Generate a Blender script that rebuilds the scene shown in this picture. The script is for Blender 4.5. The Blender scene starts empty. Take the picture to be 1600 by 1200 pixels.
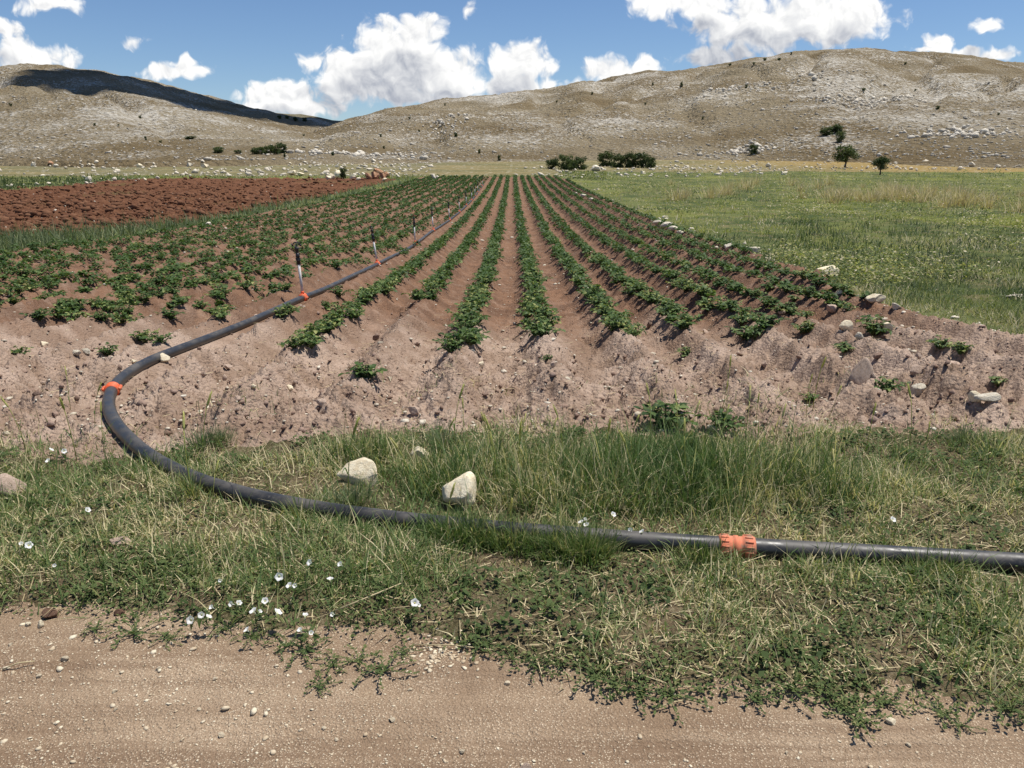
import bpy, bmesh, math, random
import numpy as np
from mathutils import Vector, Matrix, Euler

random.seed(7)
RNG = np.random.default_rng(11)
scene = bpy.context.scene
COL = scene.collection

# ------------------------------------------------------------------ camera, sky, sun, exposure
PITCH = math.radians(16.7)
FPX = 1186.0                     # focal length in pixels of the 1600 px wide photograph
CAM_H = 1.6
cam_data = bpy.data.cameras.new("camera")
cam_data.sensor_width = 36.0
cam_data.lens = FPX / 1600 * 36.0
cam_data.clip_start = 0.05
cam_data.clip_end = 8000
cam = bpy.data.objects.new("camera", cam_data)
cam.location = (0, 0, CAM_H)
cam.rotation_euler = (math.pi / 2 - PITCH, 0, 0)
COL.objects.link(cam)
scene.camera = cam

SUN_EL = math.radians(71)
SUN_AZ = math.radians(72)        # to the right of straight ahead
SUN_DIR = Vector((math.sin(SUN_AZ) * math.cos(SUN_EL), math.cos(SUN_AZ) * math.cos(SUN_EL), math.sin(SUN_EL)))
sun_data = bpy.data.lights.new("sun", 'SUN')
sun_data.energy = 4.9
sun_data.angle = math.radians(0.53)
sun_data.color = (1.0, 0.955, 0.88)
sun = bpy.data.objects.new("sun", sun_data)
sun.rotation_euler = (-SUN_DIR).to_track_quat('-Z', 'Y').to_euler()
sun.location = (30, 40, 60)
COL.objects.link(sun)

scene.view_settings.view_transform = 'Standard'
scene.view_settings.look = 'None'
scene.view_settings.gamma = 1.0
scene.view_settings.exposure = 0.27
scene.view_settings.use_curve_mapping = False
scene.cycles.max_bounces = 6
scene.cycles.diffuse_bounces = 3
scene.cycles.transmission_bounces = 4
scene.cycles.transparent_max_bounces = 8
scene.cycles.use_denoising = True

def ray(px, py):
    """direction through a point of the photograph"""
    a, b = (px - 800) / FPX, (600 - py) / FPX
    return np.array([a, math.cos(PITCH) + b * math.sin(PITCH), -math.sin(PITCH) + b * math.cos(PITCH)])

def tang(px, py):
    d = ray(px, py)
    return d[0] / d[1], d[2] / d[1]

# ---- node helpers
class NT:
    def __init__(s, tree):
        s.t = tree; s.n = tree.nodes; s.l = tree.links
    def new(s, kind, **kw):
        nd = s.n.new(kind)
        for k, v in kw.items(): setattr(nd, k, v)
        return nd
    def put(s, sock, v):
        if v is None: return
        if isinstance(v, bpy.types.NodeSocket): s.l.new(v, sock)
        else: sock.default_value = v
    def math(s, op, a, b=None, c=None, clamp=False):
        nd = s.new('ShaderNodeMath', operation=op, use_clamp=clamp)
        for i, v in enumerate((a, b, c)): s.put(nd.inputs[i], v)
        return nd.outputs[0]
    def vec(s, op, a, b=None, c=None, scale=None):
        nd = s.new('ShaderNodeVectorMath', operation=op)
        for i, v in enumerate((a, b, c)):
            if v is not None: s.put(nd.inputs[i], v)
        if scale is not None: s.put(nd.inputs['Scale'], scale)
        return nd.outputs['Value'] if op in ('LENGTH', 'DOT_PRODUCT', 'DISTANCE') else nd.outputs['Vector']
    def noise(s, vec, scale, detail=3, rough=0.5, dist=0.0):
        nd = s.new('ShaderNodeTexNoise')
        s.put(nd.inputs['Vector'], vec); s.put(nd.inputs['Scale'], scale)
        nd.inputs['Detail'].default_value = detail; nd.inputs['Roughness'].default_value = rough
        nd.inputs['Distortion'].default_value = dist
        return nd.outputs[0]
    def voro(s, vec, scale, feature='F1', detail=0, rough=0.5, out='Distance', rnd=1.0):
        nd = s.new('ShaderNodeTexVoronoi', feature=feature)
        s.put(nd.inputs['Vector'], vec); s.put(nd.inputs['Scale'], scale)
        if 'Detail' in nd.inputs: nd.inputs['Detail'].default_value = detail; nd.inputs['Roughness'].default_value = rough
        nd.inputs['Randomness'].default_value = rnd
        return nd.outputs[out]
    def ramp(s, v, lo, hi, a=0.0, b=1.0, smooth=True):
        nd = s.new('ShaderNodeMapRange', interpolation_type='SMOOTHSTEP' if smooth else 'LINEAR')
        nd.clamp = True
        s.put(nd.inputs[0], v)
        for i, x in zip((1, 2, 3, 4), (lo, hi, a, b)): s.put(nd.inputs[i], x)
        return nd.outputs[0]
    def mix(s, f, a, b, mode='MIX'):
        nd = s.new('ShaderNodeMix', data_type='RGBA', blend_type=mode)
        nd.clamp_factor = True
        s.put(nd.inputs[0], f)
        for i, v in ((6, a), (7, b)):
            s.put(nd.inputs[i], (*v, 1) if isinstance(v, tuple) and len(v) == 3 else v)
        return nd.outputs[2]
    def attr(s, name, out='Fac'):
        return s.new('ShaderNodeAttribute', attribute_name=name).outputs[out]

# ---- world: Nishita sky with fair-weather cumulus
CLOUDS = [  # where each cumulus head stands, as points of the photograph: x, y, half width, half height
 (620,92,84,72),(548,112,74,44),(694,122,84,48),(645,56,58,40),(598,142,92,26),(496,98,30,20),(812,100,60,44),(790,132,84,24),
 (660,152,120,16),(446,152,72,38),(484,168,56,24),(412,166,46,16),(962,112,72,22),(1004,104,40,20),(918,128,40,12),
 (1076,2,96,32),(1180,44,120,36),(1290,44,90,34),(1226,34,164,50),(1336,26,58,46),(1120,40,58,36),(1118,92,54,17),(1150,88,28,14),
 (52,88,74,30),(24,74,40,28),(2,48,34,20),(98,100,30,12),(78,8,50,16),(204,70,26,11),(272,110,58,13),(290,101,24,10),
 (733,10,15,15),(1470,66,36,18),(1540,38,22,17),(1526,88,74,10),(1440,78,30,9)]
world = bpy.data.worlds.new("World")
scene.world = world
world.use_nodes = True
wt = NT(world.node_tree)
wt.n.clear()

def group(name, build):
    g = bpy.data.node_groups.new(name, 'ShaderNodeTree')
    g.interface.new_socket("Point", in_out='INPUT', socket_type='NodeSocketVector')
    g.interface.new_socket("Value", in_out='OUTPUT', socket_type='NodeSocketFloat')
    n = NT(g)
    gi = n.new('NodeGroupInput'); go = n.new('NodeGroupOutput')
    n.put(go.inputs[0], build(n, gi.outputs[0]))
    def use(v):
        nd = wt.new('ShaderNodeGroup'); nd.node_tree = g; wt.put(nd.inputs[0], v); return nd.outputs[0]
    return use
def cloud_bodies(n, p):
    best = None
    for (cx, cy, hw, hh) in CLOUDS:
        u0, e0 = tang(cx, cy); u1, _ = tang(cx + hw, cy); _, e1 = tang(cx, cy - hh)
        ru, re = abs(u1 - u0), abs(e1 - e0)
        q = n.vec('LENGTH', n.vec('MULTIPLY_ADD', p, (1 / ru, 1 / re, 0), (-u0 / ru, -e0 / re, 0)))
        k = n.math('MULTIPLY', n.math('SUBTRACT', 1.0, q), min(1.5, (ru * re) ** 0.5 / 0.04 + 0.45))
        best = k if best is None else n.math('SMOOTH_MAX', best, k, 0.25)
    return best
def tex2(n, kind, p, scale, detail, rough):
    if kind == 'noise':
        nd = n.new('ShaderNodeTexNoise', noise_dimensions='2D')
    else:
        nd = n.new('ShaderNodeTexVoronoi', voronoi_dimensions='2D', feature='F1')
    n.put(nd.inputs['Vector'], p); nd.inputs['Scale'].default_value = scale
    nd.inputs['Detail'].default_value = detail; nd.inputs['Roughness'].default_value = rough
    return nd.outputs[0]
def cloud_detail(n, p):
    bil = n.math('SUBTRACT', 0.40, tex2(n, 'voro', p, 30, 3.0, 0.55))      # cauliflower heads
    fb = n.math('SUBTRACT', tex2(n, 'noise', p, 26, 8, 0.66), 0.5)         # ragged edges
    return n.math('MULTIPLY_ADD', bil, 0.75, n.math('MULTIPLY', fb, 0.95))
bodies, detail = group("cloud_bodies", cloud_bodies), group("cloud_detail", cloud_detail)

tc = wt.new('ShaderNodeTexCoord')
dirv = wt.vec('NORMALIZE', tc.outputs['Generated'])
sky = wt.new('ShaderNodeTexSky', sky_type='NISHITA')
sky.sun_disc = False
sky.sun_elevation = SUN_EL
sky.sun_rotation = SUN_AZ
sky.altitude = 1100
sky.air_density = 1.0
sky.dust_density = 0.1
sky.ozone_density = 3.5
SKY_STRENGTH = 0.076
skyc = wt.vec('MULTIPLY', wt.vec('SCALE', sky.outputs[0], scale=SKY_STRENGTH), (0.91, 1.0, 1.12))      # clear mountain air
CLOUD_LIT, CLOUD_SHADE = (0.88, 0.875, 0.86), (0.34, 0.365, 0.425)
sep = wt.new('ShaderNodeSeparateXYZ'); wt.l.new(dirv, sep.inputs[0])
yy = wt.math('MAXIMUM', sep.outputs[1], 0.02)
cmb = wt.new('ShaderNodeCombineXYZ')
wt.put(cmb.inputs[0], wt.math('DIVIDE', sep.outputs[0], yy)); wt.put(cmb.inputs[1], wt.math('DIVIDE', sep.outputs[2], yy))
p0 = cmb.outputs[0]
wob = wt.new('ShaderNodeTexNoise', noise_dimensions='2D'); wt.put(wob.inputs['Vector'], p0); wob.inputs['Scale'].default_value = 24; wob.inputs['Detail'].default_value = 2
pw = wt.vec('ADD', p0, wt.vec('SCALE', wt.vec('SUBTRACT', wob.outputs['Color'], (0.5, 0.5, 0.5)), scale=0.024))
b0, b2 = bodies(pw), bodies(wt.vec('ADD', pw, (0.010, 0.034, 0)))
d0, d1 = detail(pw), detail(wt.vec('ADD', pw, (0.0035, 0.0065, 0)))
f0 = wt.math('ADD', wt.math('ADD', b0, 0.42), d0)
alpha = wt.math('MULTIPLY', wt.ramp(f0, 0.0, 0.62), 0.99)
relief = wt.math('SUBTRACT', d0, d1)                      # thinner towards the sun: lit side
thick = wt.ramp(wt.math('MULTIPLY_ADD', d0, 0.35, b2), -0.15, 0.75)      # much cloud above: grey belly
lit = wt.math('ADD', wt.math('MULTIPLY_ADD', relief, 0.55, 0.90), wt.math('MULTIPLY', thick, -0.50))
lit = wt.ramp(lit, 0.15, 0.95, 0.0, 1.0, smooth=False)
bg_front = wt.new('ShaderNodeBackground'); wt.put(bg_front.inputs[0], wt.mix(alpha, skyc, wt.mix(lit, CLOUD_SHADE, CLOUD_LIT)))
# the same weather over the rest of the sky, overhead, off to the sides and behind
proj = wt.vec('MULTIPLY', wt.vec('SCALE', dirv, scale=wt.math('DIVIDE', 1.0, wt.math('MAXIMUM', wt.math('ADD', sep.outputs[2], 0.12), 0.05))), (1, 1, 0))
rest = wt.math('MULTIPLY_ADD', tex2(wt, 'noise', proj, 2.0, 4, 0.6), 0.9, wt.math('SUBTRACT', -0.22, tex2(wt, 'voro', proj, 0.85, 1, 0.5)))
bg_rest = wt.new('ShaderNodeBackground'); wt.put(bg_rest.inputs[0], wt.mix(wt.ramp(rest, -0.05, 0.15), skyc, tuple(0.6 * a + 0.4 * b for a, b in zip(CLOUD_LIT, CLOUD_SHADE))))
inside = wt.math('MULTIPLY', wt.ramp(wt.math('ABSOLUTE', wt.math('DIVIDE', sep.outputs[0], yy)), 0.80, 1.0, 1, 0), wt.ramp(wt.math('DIVIDE', sep.outputs[2], yy), 0.24, 0.34, 1, 0))
inside = wt.math('MULTIPLY', inside, wt.math('GREATER_THAN', sep.outputs[1], 0.05))
mxw = wt.new('ShaderNodeMixShader'); wt.put(mxw.inputs[0], inside)
wt.l.new(bg_rest.outputs[0], mxw.inputs[1]); wt.l.new(bg_front.outputs[0], mxw.inputs[2])
wo = wt.new('ShaderNodeOutputWorld'); wt.l.new(mxw.outputs[0], wo.inputs[0])
world.cycles.sampling_method = 'MANUAL'
world.cycles.sample_map_resolution = 512

# ------------------------------------------------------------------ noise in numpy
def _hash(ix, iy, seed):
    h = (ix.astype(np.int64) * 374761393 + iy.astype(np.int64) * 668265263 + seed * 974711) & 0xFFFFFFFF
    h = ((h ^ (h >> 13)) * 1274126177) & 0xFFFFFFFF
    h = ((h ^ (h >> 16)) * 2246822519) & 0xFFFFFFFF
    return ((h ^ (h >> 15)) & 0xFFFFFF) / float(0xFFFFFF)
def vnoise(x, y, seed=0):
    x = np.asarray(x, float); y = np.asarray(y, float)
    ix = np.floor(x); iy = np.floor(y); fx = x - ix; fy = y - iy
    fx = fx * fx * fx * (fx * (fx * 6 - 15) + 10); fy = fy * fy * fy * (fy * (fy * 6 - 15) + 10)
    a = _hash(ix, iy, seed); b = _hash(ix + 1, iy, seed); c = _hash(ix, iy + 1, seed); d = _hash(ix + 1, iy + 1, seed)
    return (a + (b - a) * fx) * (1 - fy) + (c + (d - c) * fx) * fy
def fbm(x, y, octaves=4, seed=0, gain=0.5):
    s = 0; a = 1; t = 0
    for o in range(octaves):
        s = s + a * (vnoise(x, y, seed + o * 17) * 2 - 1); t += a
        x = np.asarray(x) * 2.03 + 13.7; y = np.asarray(y) * 2.03 + 7.1; a *= gain
    return s / t
def sstep(a, b, x):
    t = np.clip((np.asarray(x, float) - a) / (b - a), 0, 1)
    return t * t * (3 - 2 * t)

# ------------------------------------------------------------------ the lie of the land
ROWS = [-0.42, 0.30, 1.02, 1.66, 2.40, 3.05, 3.75, 4.40, 5.08]
ROWS = [-0.42 - 0.66 * k for k in range(17, 0, -1)] + ROWS
ROWS = np.array(ROWS)
PIPE_R = 0.039
def dip(y):
    """the field falls away gently from the road, then the plain lifts again"""
    y = np.asarray(y, float)
    return -0.85 * (1 - np.exp(-(np.maximum(y - 4, 0) / 12) ** 1.3)) + 0.75 * sstep(45, 130, y)
PIPE_PX = [(1900,893),(1750,885),(1600,876),(1450,868),(1300,862),(1150,855),(1000,846),(860,834),(760,825),(680,816),(560,803),(450,787),(350,766),(280,741),(222,708),(184,670),(167,637),(172,610),(195,586),(240,561),(300,538),(380,508),(430,486),(470,467),(520,447),(588,414),(643,386),(672,364),(700,346),(723,327),(738,312),(750,296),(756,288)]
def pipe_bed(y): return dip(y) + 0.040 + 0.050 * sstep(4.2, 6.0, y)            # height of the pipe's axis less most of its radius
def pipe_point(px, py):
    d = ray(px, py); z = 0.10
    for _ in range(40):
        t = (z - CAM_H) / d[2]; z = float(pipe_bed(d[1] * t)) + PIPE_R * 0.8
    return np.array([d[0] * t, d[1] * t])
def densify(P, step=0.05):
    out = []
    n = len(P)
    for i in range(n - 1):
        p0, p1, p2, p3 = P[max(i - 1, 0)], P[i], P[i + 1], P[min(i + 2, n - 1)]
        k = max(2, int(np.linalg.norm(p2 - p1) / step))
        for t in np.arange(k) / k:
            out.append(0.5 * (2 * p1 + (p2 - p0) * t + (2 * p0 - 5 * p1 + 4 * p2 - p3) * t * t + (3 * p1 - p0 - 3 * p2 + p3) * t ** 3))
    out.append(P[-1])
    return np.array(out)
PP = densify(np.array([pipe_point(a, b) for a, b in PIPE_PX]), 0.06)
for _ in range(30): PP[1:-1] = 0.5 * PP[1:-1] + 0.25 * (PP[:-2] + PP[2:])
PIPE = np.column_stack([PP, pipe_bed(PP[:, 1]) + PIPE_R * 0.8])
PIPE[:, 2] += 0.006 * np.sin(PIPE[:, 0] * 2.1) + 0.004 * np.sin(PIPE[:, 1] * 1.7)
_bend = int(np.argmin(PP[:, 0] + 100 * (PP[:, 1] > 8)))                # leftmost point of the bend
_o1 = np.argsort(PP[:_bend + 1, 0]); _o2 = np.argsort(PP[_bend:, 1])
def pipe_dist(x, y):
    """rough distance on plan to the pipe, and the height of its axis there"""
    a = np.interp(x, PP[:_bend + 1, 0][_o1], PP[:_bend + 1, 1][_o1]); za = np.interp(x, PP[:_bend + 1, 0][_o1], PIPE[:_bend + 1, 2][_o1])
    sl = np.gradient(PP[:_bend + 1, 1][_o1], PP[:_bend + 1, 0][_o1] + np.arange(_bend + 1) * 1e-7)
    s1 = np.interp(x, PP[:_bend + 1, 0][_o1], np.clip(sl, -8, 8))
    da = np.abs(y - a) / np.sqrt(1 + s1 ** 2); da = np.where(x < PP[_bend, 0], np.hypot(x - PP[_bend, 0], y - PP[_bend, 1]), da)
    b = np.interp(y, PP[_bend:, 1][_o2], PP[_bend:, 0][_o2]); zb = np.interp(y, PP[_bend:, 1][_o2], PIPE[_bend:, 2][_o2])
    sl = np.gradient(PP[_bend:, 0][_o2], PP[_bend:, 1][_o2] + np.arange(len(_o2)) * 1e-7)
    s2 = np.interp(y, PP[_bend:, 1][_o2], np.clip(sl, -8, 8))
    db = np.abs(x - b) / np.sqrt(1 + s2 ** 2); db = np.where(y < PP[_bend, 1], np.hypot(x - PP[_bend, 0], y - PP[_bend, 1]), db)
    return np.minimum(da, db), np.where(da < db, za, zb)
def road_edge(x):
    x = np.asarray(x, float)
    return np.interp(x, [-3, -1.6, -0.9, -0.3, 0.0, 0.3, 0.9, 1.5, 3], [2.50, 2.44, 2.33, 2.25, 2.20, 2.06, 1.97, 1.90, 1.82]) + 0.10 * fbm(x * 2.6, x * 0 + 3, 4, 5)
def verge_end(x):
    return 4.18 + 0.05 * np.asarray(x) - 0.12 * sstep(0.4, -1.5, x) + 0.36 * fbm(np.asarray(x) * 1.3, np.asarray(x) * 0 + 9, 4, 8)
def left_line(y):                        # where the potatoes end on the left
    return np.interp(y, [8, 17, 27, 41, 59, 90], [-12.2, -11.3, -10.6, -10.1, -9.6, -8.6])
def right_line(y):                       # where the potatoes end on the right
    return np.interp(y, [5, 6.4, 8.2, 12, 22, 37, 56, 85], [4.5, 4.5, 4.65, 5.0, 5.3, 5.6, 5.6, 4.8])
def zone_of(x, y):
    """0 road, 1 verge, 2 potato soil, 3 ploughed, 4 meadow, 5 dry plain"""
    x = np.asarray(x, float); y = np.asarray(y, float)
    j = 0.35 * fbm(x * 0.8, y * 0.8, 3, 31) + 0.05 * fbm(x * 9, y * 9, 2, 32)
    z = np.full(x.shape, 4)
    ll = left_line(y)
    potato = (x > ll + j) & (x < right_line(y) + j * 0.8) & (y < 83 + j * 4)
    head = (y < 5.9 + j) & (y > 3)
    left_head = (x < 0) & (y < 10.5 + j) & (x > -16)
    z = np.where(potato | head | left_head, 2, z)
    pe = np.interp(y, [20, 22, 23.5, 29, 41, 56, 80], [-16.8, -14.6, -12.9, -11.9, -11.8, -11.5, -11.2])
    pl = (x < pe + j * 1.2) & (x > -37 + j * 4) & (y > 16) & (y < 79 + j * 4)
    z = np.where(pl, 3, z)
    z = np.where(y > 102 + 10 * fbm(x * 0.03, y * 0.0, 3, 77), 5, z)
    z = np.where((x < 6) & (y > 86 + 3 * fbm(x * 0.1, y * 0.0, 3, 78)), 5, z)
    z = np.where(y < verge_end(x) + 0.03 * fbm(x * 12, y * 12, 2, 4), 1, z)
    z = np.where(y < road_edge(x) + 0.02 * fbm(x * 15, y * 15, 2, 6), 0, z)
    return z

def plain_h(x, y):
    x = np.asarray(x, float); y = np.asarray(y, float)
    h = dip(y) + 1.3 * sstep(110, 220, y) + 0.22 * fbm(x * 0.03, y * 0.03, 3, 40) * sstep(60, 120, y)
    h = h + 1.6 * np.exp(-(((x - 92) / 24) ** 2 + ((y - 152) / 14) ** 2))        # golden knoll at the right
    return h

def near_h(x, y):
    x = np.asarray(x, float); y = np.asarray(y, float)
    h = plain_h(x, y)
    vr, ve = road_edge(x), verge_end(x)
    # road: compacted, faint wheel tracks along it
    road = 0.004 * np.sin(y * 31 + 1.5 * np.sin(x * 0.9)) + 0.010 * np.sin(y * 7 + 0.6 * np.sin(x * 0.7)) + 0.006 * fbm(x * 9, y * 9, 3, 1) + 0.003 * fbm(x * 42, y * 42, 2, 2)
    verge = 0.045 + 0.035 * fbm(x * 1.7, y * 1.7, 3, 3) + 0.02 * fbm(x * 12, y * 12, 3, 4)
    d = np.min(np.abs(x[..., None] + 0.05 * np.sin(y * 0.6 + 1)[..., None] * 0 - ROWS) , axis=-1)
    amp = 0.17 * sstep(4.05, 5.1, y) + 0.015
    ridge = amp * (np.exp(-(d / 0.17) ** 2) - 0.25)
    lump = fbm(x * 5, y * 5, 3, 9)
    fine = fbm(x * 17, y * 17, 3, 10)
    clod = np.abs(fbm(x * 11, y * 11, 3, 12))
    rough = 0.95 + 0.65 * sstep(7.5, 5.0, y)
    soil = 0.05 + ridge * (1 + 0.25 * fbm(x * 2, y * 2, 2, 33)) + rough * (0.028 * lump + 0.028 * fine - 0.060 * clod) + 0.007 * sstep(9, 6, y) * fbm(x * 55, y * 55, 2, 14) - 0.055 * sstep(9, 5.5, y) * np.clip(fbm(x * 6.5, y * 6.5, 2, 15) - 0.25, 0, 1) * 2
    soil = soil + 0.03 * sstep(7.0, 5.2, y) * (fbm(x * 2.2, y * 2.2, 3, 13) + 0.6)
    plough = 0.16 * np.abs(fbm(x * 2.3, y * 1.6, 4, 20, 0.65)) * 1.6 + 0.08 * fbm(x * 6, y * 3, 2, 21) + 0.05 * np.sin((x * 0.25 + y) * 6.5) * 0.6
    mead = 0.05 + 0.06 * fbm(x * 0.6, y * 0.6, 3, 22) + 0.02 * fbm(x * 5, y * 5, 2, 23)
    zn = zone_of(x, y)
    # soft blends between the kinds of ground
    w_r = 1 - sstep(vr - 0.10, vr + 0.16, y)
    w_v = (1 - w_r) * (1 - sstep(ve - 0.25, ve + 0.30, y))
    w_rest = 1 - w_r - w_v
    rest = np.where(zn == 3, plough, np.where(zn >= 4, mead, soil))
    h = h + w_r * road + w_v * verge + w_rest * rest
    pd, pz = pipe_dist(x, y)
    bed = pz - PIPE_R * 0.86 + 0.35 * (h - pz + PIPE_R * 0.86) * sstep(0.03, 0.12, pd)
    return np.where(y < 80, h + (bed - h) * sstep(0.20, 0.055, pd), h)

def interp_tab(tab):
    us, es, yr = zip(*[(*tang(px, py), r) for px, py, r in tab])
    o = np.argsort(us)
    return np.array(us)[o], np.array(es)[o], np.array(yr, float)[o]
HILLS = {
 'right': dict(tab=interp_tab([(-600,262,300),(120,258,260),(250,252,270),(340,245,285),(400,236,300),(440,225,320),(480,210,345),(535,188,380),(600,173,420),(700,161,470),(800,150,500),(880,136,510),(950,126,515),(1050,113,520),(1150,98,520),(1240,86,520),(1300,80,520),(1345,79,520),(1400,84,520),(1480,91,520),(1600,104,520),(1800,130,520),(2400,180,520),(4200,215,520)]), base=lambda u: 150 + 25 * np.sin(u * 5 + 1), seed=50, amp=4.2),
 'left': dict(tab=interp_tab([(-2600,170,560),(-900,140,560),(-300,118,560),(-60,106,560),(0,105,560),(40,101,560),(80,106,560),(150,111,570),(200,122,590),(250,134,600),(300,148,610),(370,166,620),(420,176,620),(500,192,620),(560,206,600),(640,226,560),(740,246,500),(1500,262,480)]), base=lambda u: 165 + 20 * np.sin(u * 4), seed=60, amp=4.5),
 'far': dict(tab=interp_tab([(-1800,200,1300),(200,176,1300),(360,172,1300),(420,175,1300),(470,179,1280),(505,186,1250),(535,190,1250),(560,186,1250),(600,178,1250),(650,169,1250),(700,168,1250),(760,172,1250),(900,184,1250),(1700,200,1250),(3200,225,1250)]), base=lambda u: 640 + 0 * u, seed=70, amp=7.0),
}
def hill_z(k, x, y):
    H = HILLS[k]; us, es, yr = H['tab']
    u = np.asarray(x, float) / y
    Yr = np.interp(u, us, yr); zr = CAM_H + np.interp(u, us, es) * Yr
    Yb = H['base'](u)
    t = (y - Yb) / (Yr - Yb)
    tt = np.clip(t, 0, 1)
    s = 0.62 * tt + 0.38 * np.sin(tt * math.pi / 2)
    z0 = 1.1
    z = z0 + (zr - z0) * s
    z = z - np.maximum(0, t - 1) ** 1.3 * 60 + np.minimum(t, 0) * 60
    a = H['amp'] * np.clip(t * 3.5, 0.05, 1) * np.clip((1.12 - tt) * 4, 0.22, 1)
    z = z + a * (fbm(x * 0.016, y * 0.016, 4, H['seed']) + 0.30 * fbm(x * 0.075, y * 0.075, 3, H['seed'] + 5))
    gl = np.abs(fbm(u * 7 + 0.5 * fbm(x * 0.01, y * 0.01, 2, H['seed'] + 3), tt * 1.3, 3, H['seed'] + 4))
    z = z - H['amp'] * 0.9 * np.clip(t * 3, 0, 1) * np.clip((1.05 - tt) * 3, 0, 1) * np.clip(1 - gl * 6, 0, 1)
    z = z + 0.9 * np.clip(t * 4, 0, 1) * (np.abs(fbm(x * 0.22, y * 0.22, 3, H['seed'] + 9)) - 0.2)
    return z
def land(x, y):
    x = np.atleast_1d(np.asarray(x, float)); y = np.atleast_1d(np.asarray(y, float))
    h = near_h(x, y)
    far = y > 120
    if far.any():
        for k in HILLS:
            h = np.where(far, np.maximum(h, hill_z(k, x, np.maximum(y, 1))), h)
    return h
def land1(x, y): return float(land(x, y)[0])
S_COARSE = np.geomspace(1.2, 1600, 240)
def hit(px, py, zoff=0.0):
    """where the line of sight through a point of the photograph meets the land"""
    d = ray(px, py); s = S_COARSE
    P = np.array([0, 0, CAM_H]) + s[:, None] * d
    h = plain_h(P[:, 0], P[:, 1]) + 0.06
    f = P[:, 1] > 120
    for k in HILLS: h[f] = np.maximum(h[f], hill_z(k, P[f, 0], P[f, 1]))
    below = np.nonzero(P[:, 2] < h + zoff)[0]
    i = max(2, below[0]) if len(below) else len(s) - 2
    s = np.linspace(s[i - 2] * 0.98, s[min(i + 1, len(s) - 1)], 40)
    for n in (16, 0):
        P = np.array([0, 0, CAM_H]) + s[:, None] * d
        hh = land(P[:, 0], P[:, 1])
        below = np.nonzero(P[:, 2] < hh + zoff)[0]
        i = max(1, below[0]) if len(below) else len(s) - 1
        if n: s = np.linspace(s[i - 1], s[i], n)
    return np.array([P[i, 0], P[i, 1], hh[i]])
def px_m(p): return (p[1] * math.cos(PITCH) + (CAM_H - p[2]) * math.sin(PITCH)) / FPX     # metres per photo pixel there

# ------------------------------------------------------------------ mesh helpers
def np_mesh(name, V, tris=None, quads=None, attrs=None, smooth=False):
    me = bpy.data.meshes.new(name)
    V = np.asarray(V, np.float32)
    tris = np.zeros((0, 3), np.int32) if tris is None else np.asarray(tris, np.int32)
    quads = np.zeros((0, 4), np.int32) if quads is None else np.asarray(quads, np.int32)
    me.vertices.add(len(V)); me.vertices.foreach_set("co", V.ravel())
    nl = tris.size + quads.size
    me.loops.add(nl)
    me.loops.foreach_set("vertex_index", np.concatenate([tris.ravel(), quads.ravel()]))
    npoly = len(tris) + len(quads)
    me.polygons.add(npoly)
    ls = np.concatenate([np.arange(len(tris)) * 3, tris.size + np.arange(len(quads)) * 4]).astype(np.int32)
    me.polygons.foreach_set("loop_start", ls)
    if smooth: me.polygons.foreach_set("use_smooth", np.ones(npoly, bool))
    for k, v in (attrs or {}).items():
        v = np.asarray(v, np.float32)
        a = me.attributes.new(k, 'FLOAT', 'POINT'); a.data.foreach_set("value", v.ravel())
    me.update(calc_edges=True)
    return me
def link(name, me, mat=None, parent=None, loc=None, rot=None, scale=None):
    o = bpy.data.objects.new(name, me)
    COL.objects.link(o)
    if mat is not None and me is not None and not me.materials: me.materials.append(mat)
    if parent is not None: o.parent = parent
    if loc is not None: o.location = [float(v) for v in loc]
    if rot is not None: o.rotation_euler = [float(v) for v in rot]
    if scale is not None: o.scale = [float(v) for v in scale] if hasattr(scale, '__len__') else (float(scale),) * 3
    return o
def tag(o, label=None, cat=None, group=None, kind=None):
    if label: o['label'] = label
    if cat: o['category'] = cat
    if group: o['group'] = group
    if kind: o['kind'] = kind
    return o
def bm_mesh(name, bm, smooth=False):
    me = bpy.data.meshes.new(name)
    bm.to_mesh(me); bm.free()
    if smooth:
        me.polygons.foreach_set("use_smooth", np.ones(len(me.polygons), bool))
    return me
def tube(path, radii, seg=8, cap=True):
    """verts and faces of a tapered tube along a path"""
    P = [Vector(p) for p in path]; V = []; Q = []; T = []
    ref = Vector((0.13, 0.31, 0.94))
    for i, p in enumerate(P):
        t = (P[min(i + 1, len(P) - 1)] - P[max(i - 1, 0)]).normalized()
        a = t.cross(ref)
        if a.length < 1e-3: a = t.cross(Vector((1, 0, 0)))
        a.normalize(); b = t.cross(a)
        for k in range(seg):
            an = 2 * math.pi * k / seg
            V.append(p + (a * math.cos(an) + b * math.sin(an)) * radii[i])
    for i in range(len(P) - 1):
        for k in range(seg):
            Q.append((i * seg + k, i * seg + (k + 1) % seg, (i + 1) * seg + (k + 1) % seg, (i + 1) * seg + k))
    if cap:
        for i0, flip in ((0, True), ((len(P) - 1) * seg, False)):
            c = len(V); V.append(P[0] if flip else P[-1])
            for k in range(seg):
                f = (i0 + k, i0 + (k + 1) % seg, c)
                T.append(f[::-1] if flip else f)
    return np.array([v[:] for v in V]), np.array(Q).reshape(-1, 4), np.array(T).reshape(-1, 3)
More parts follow.
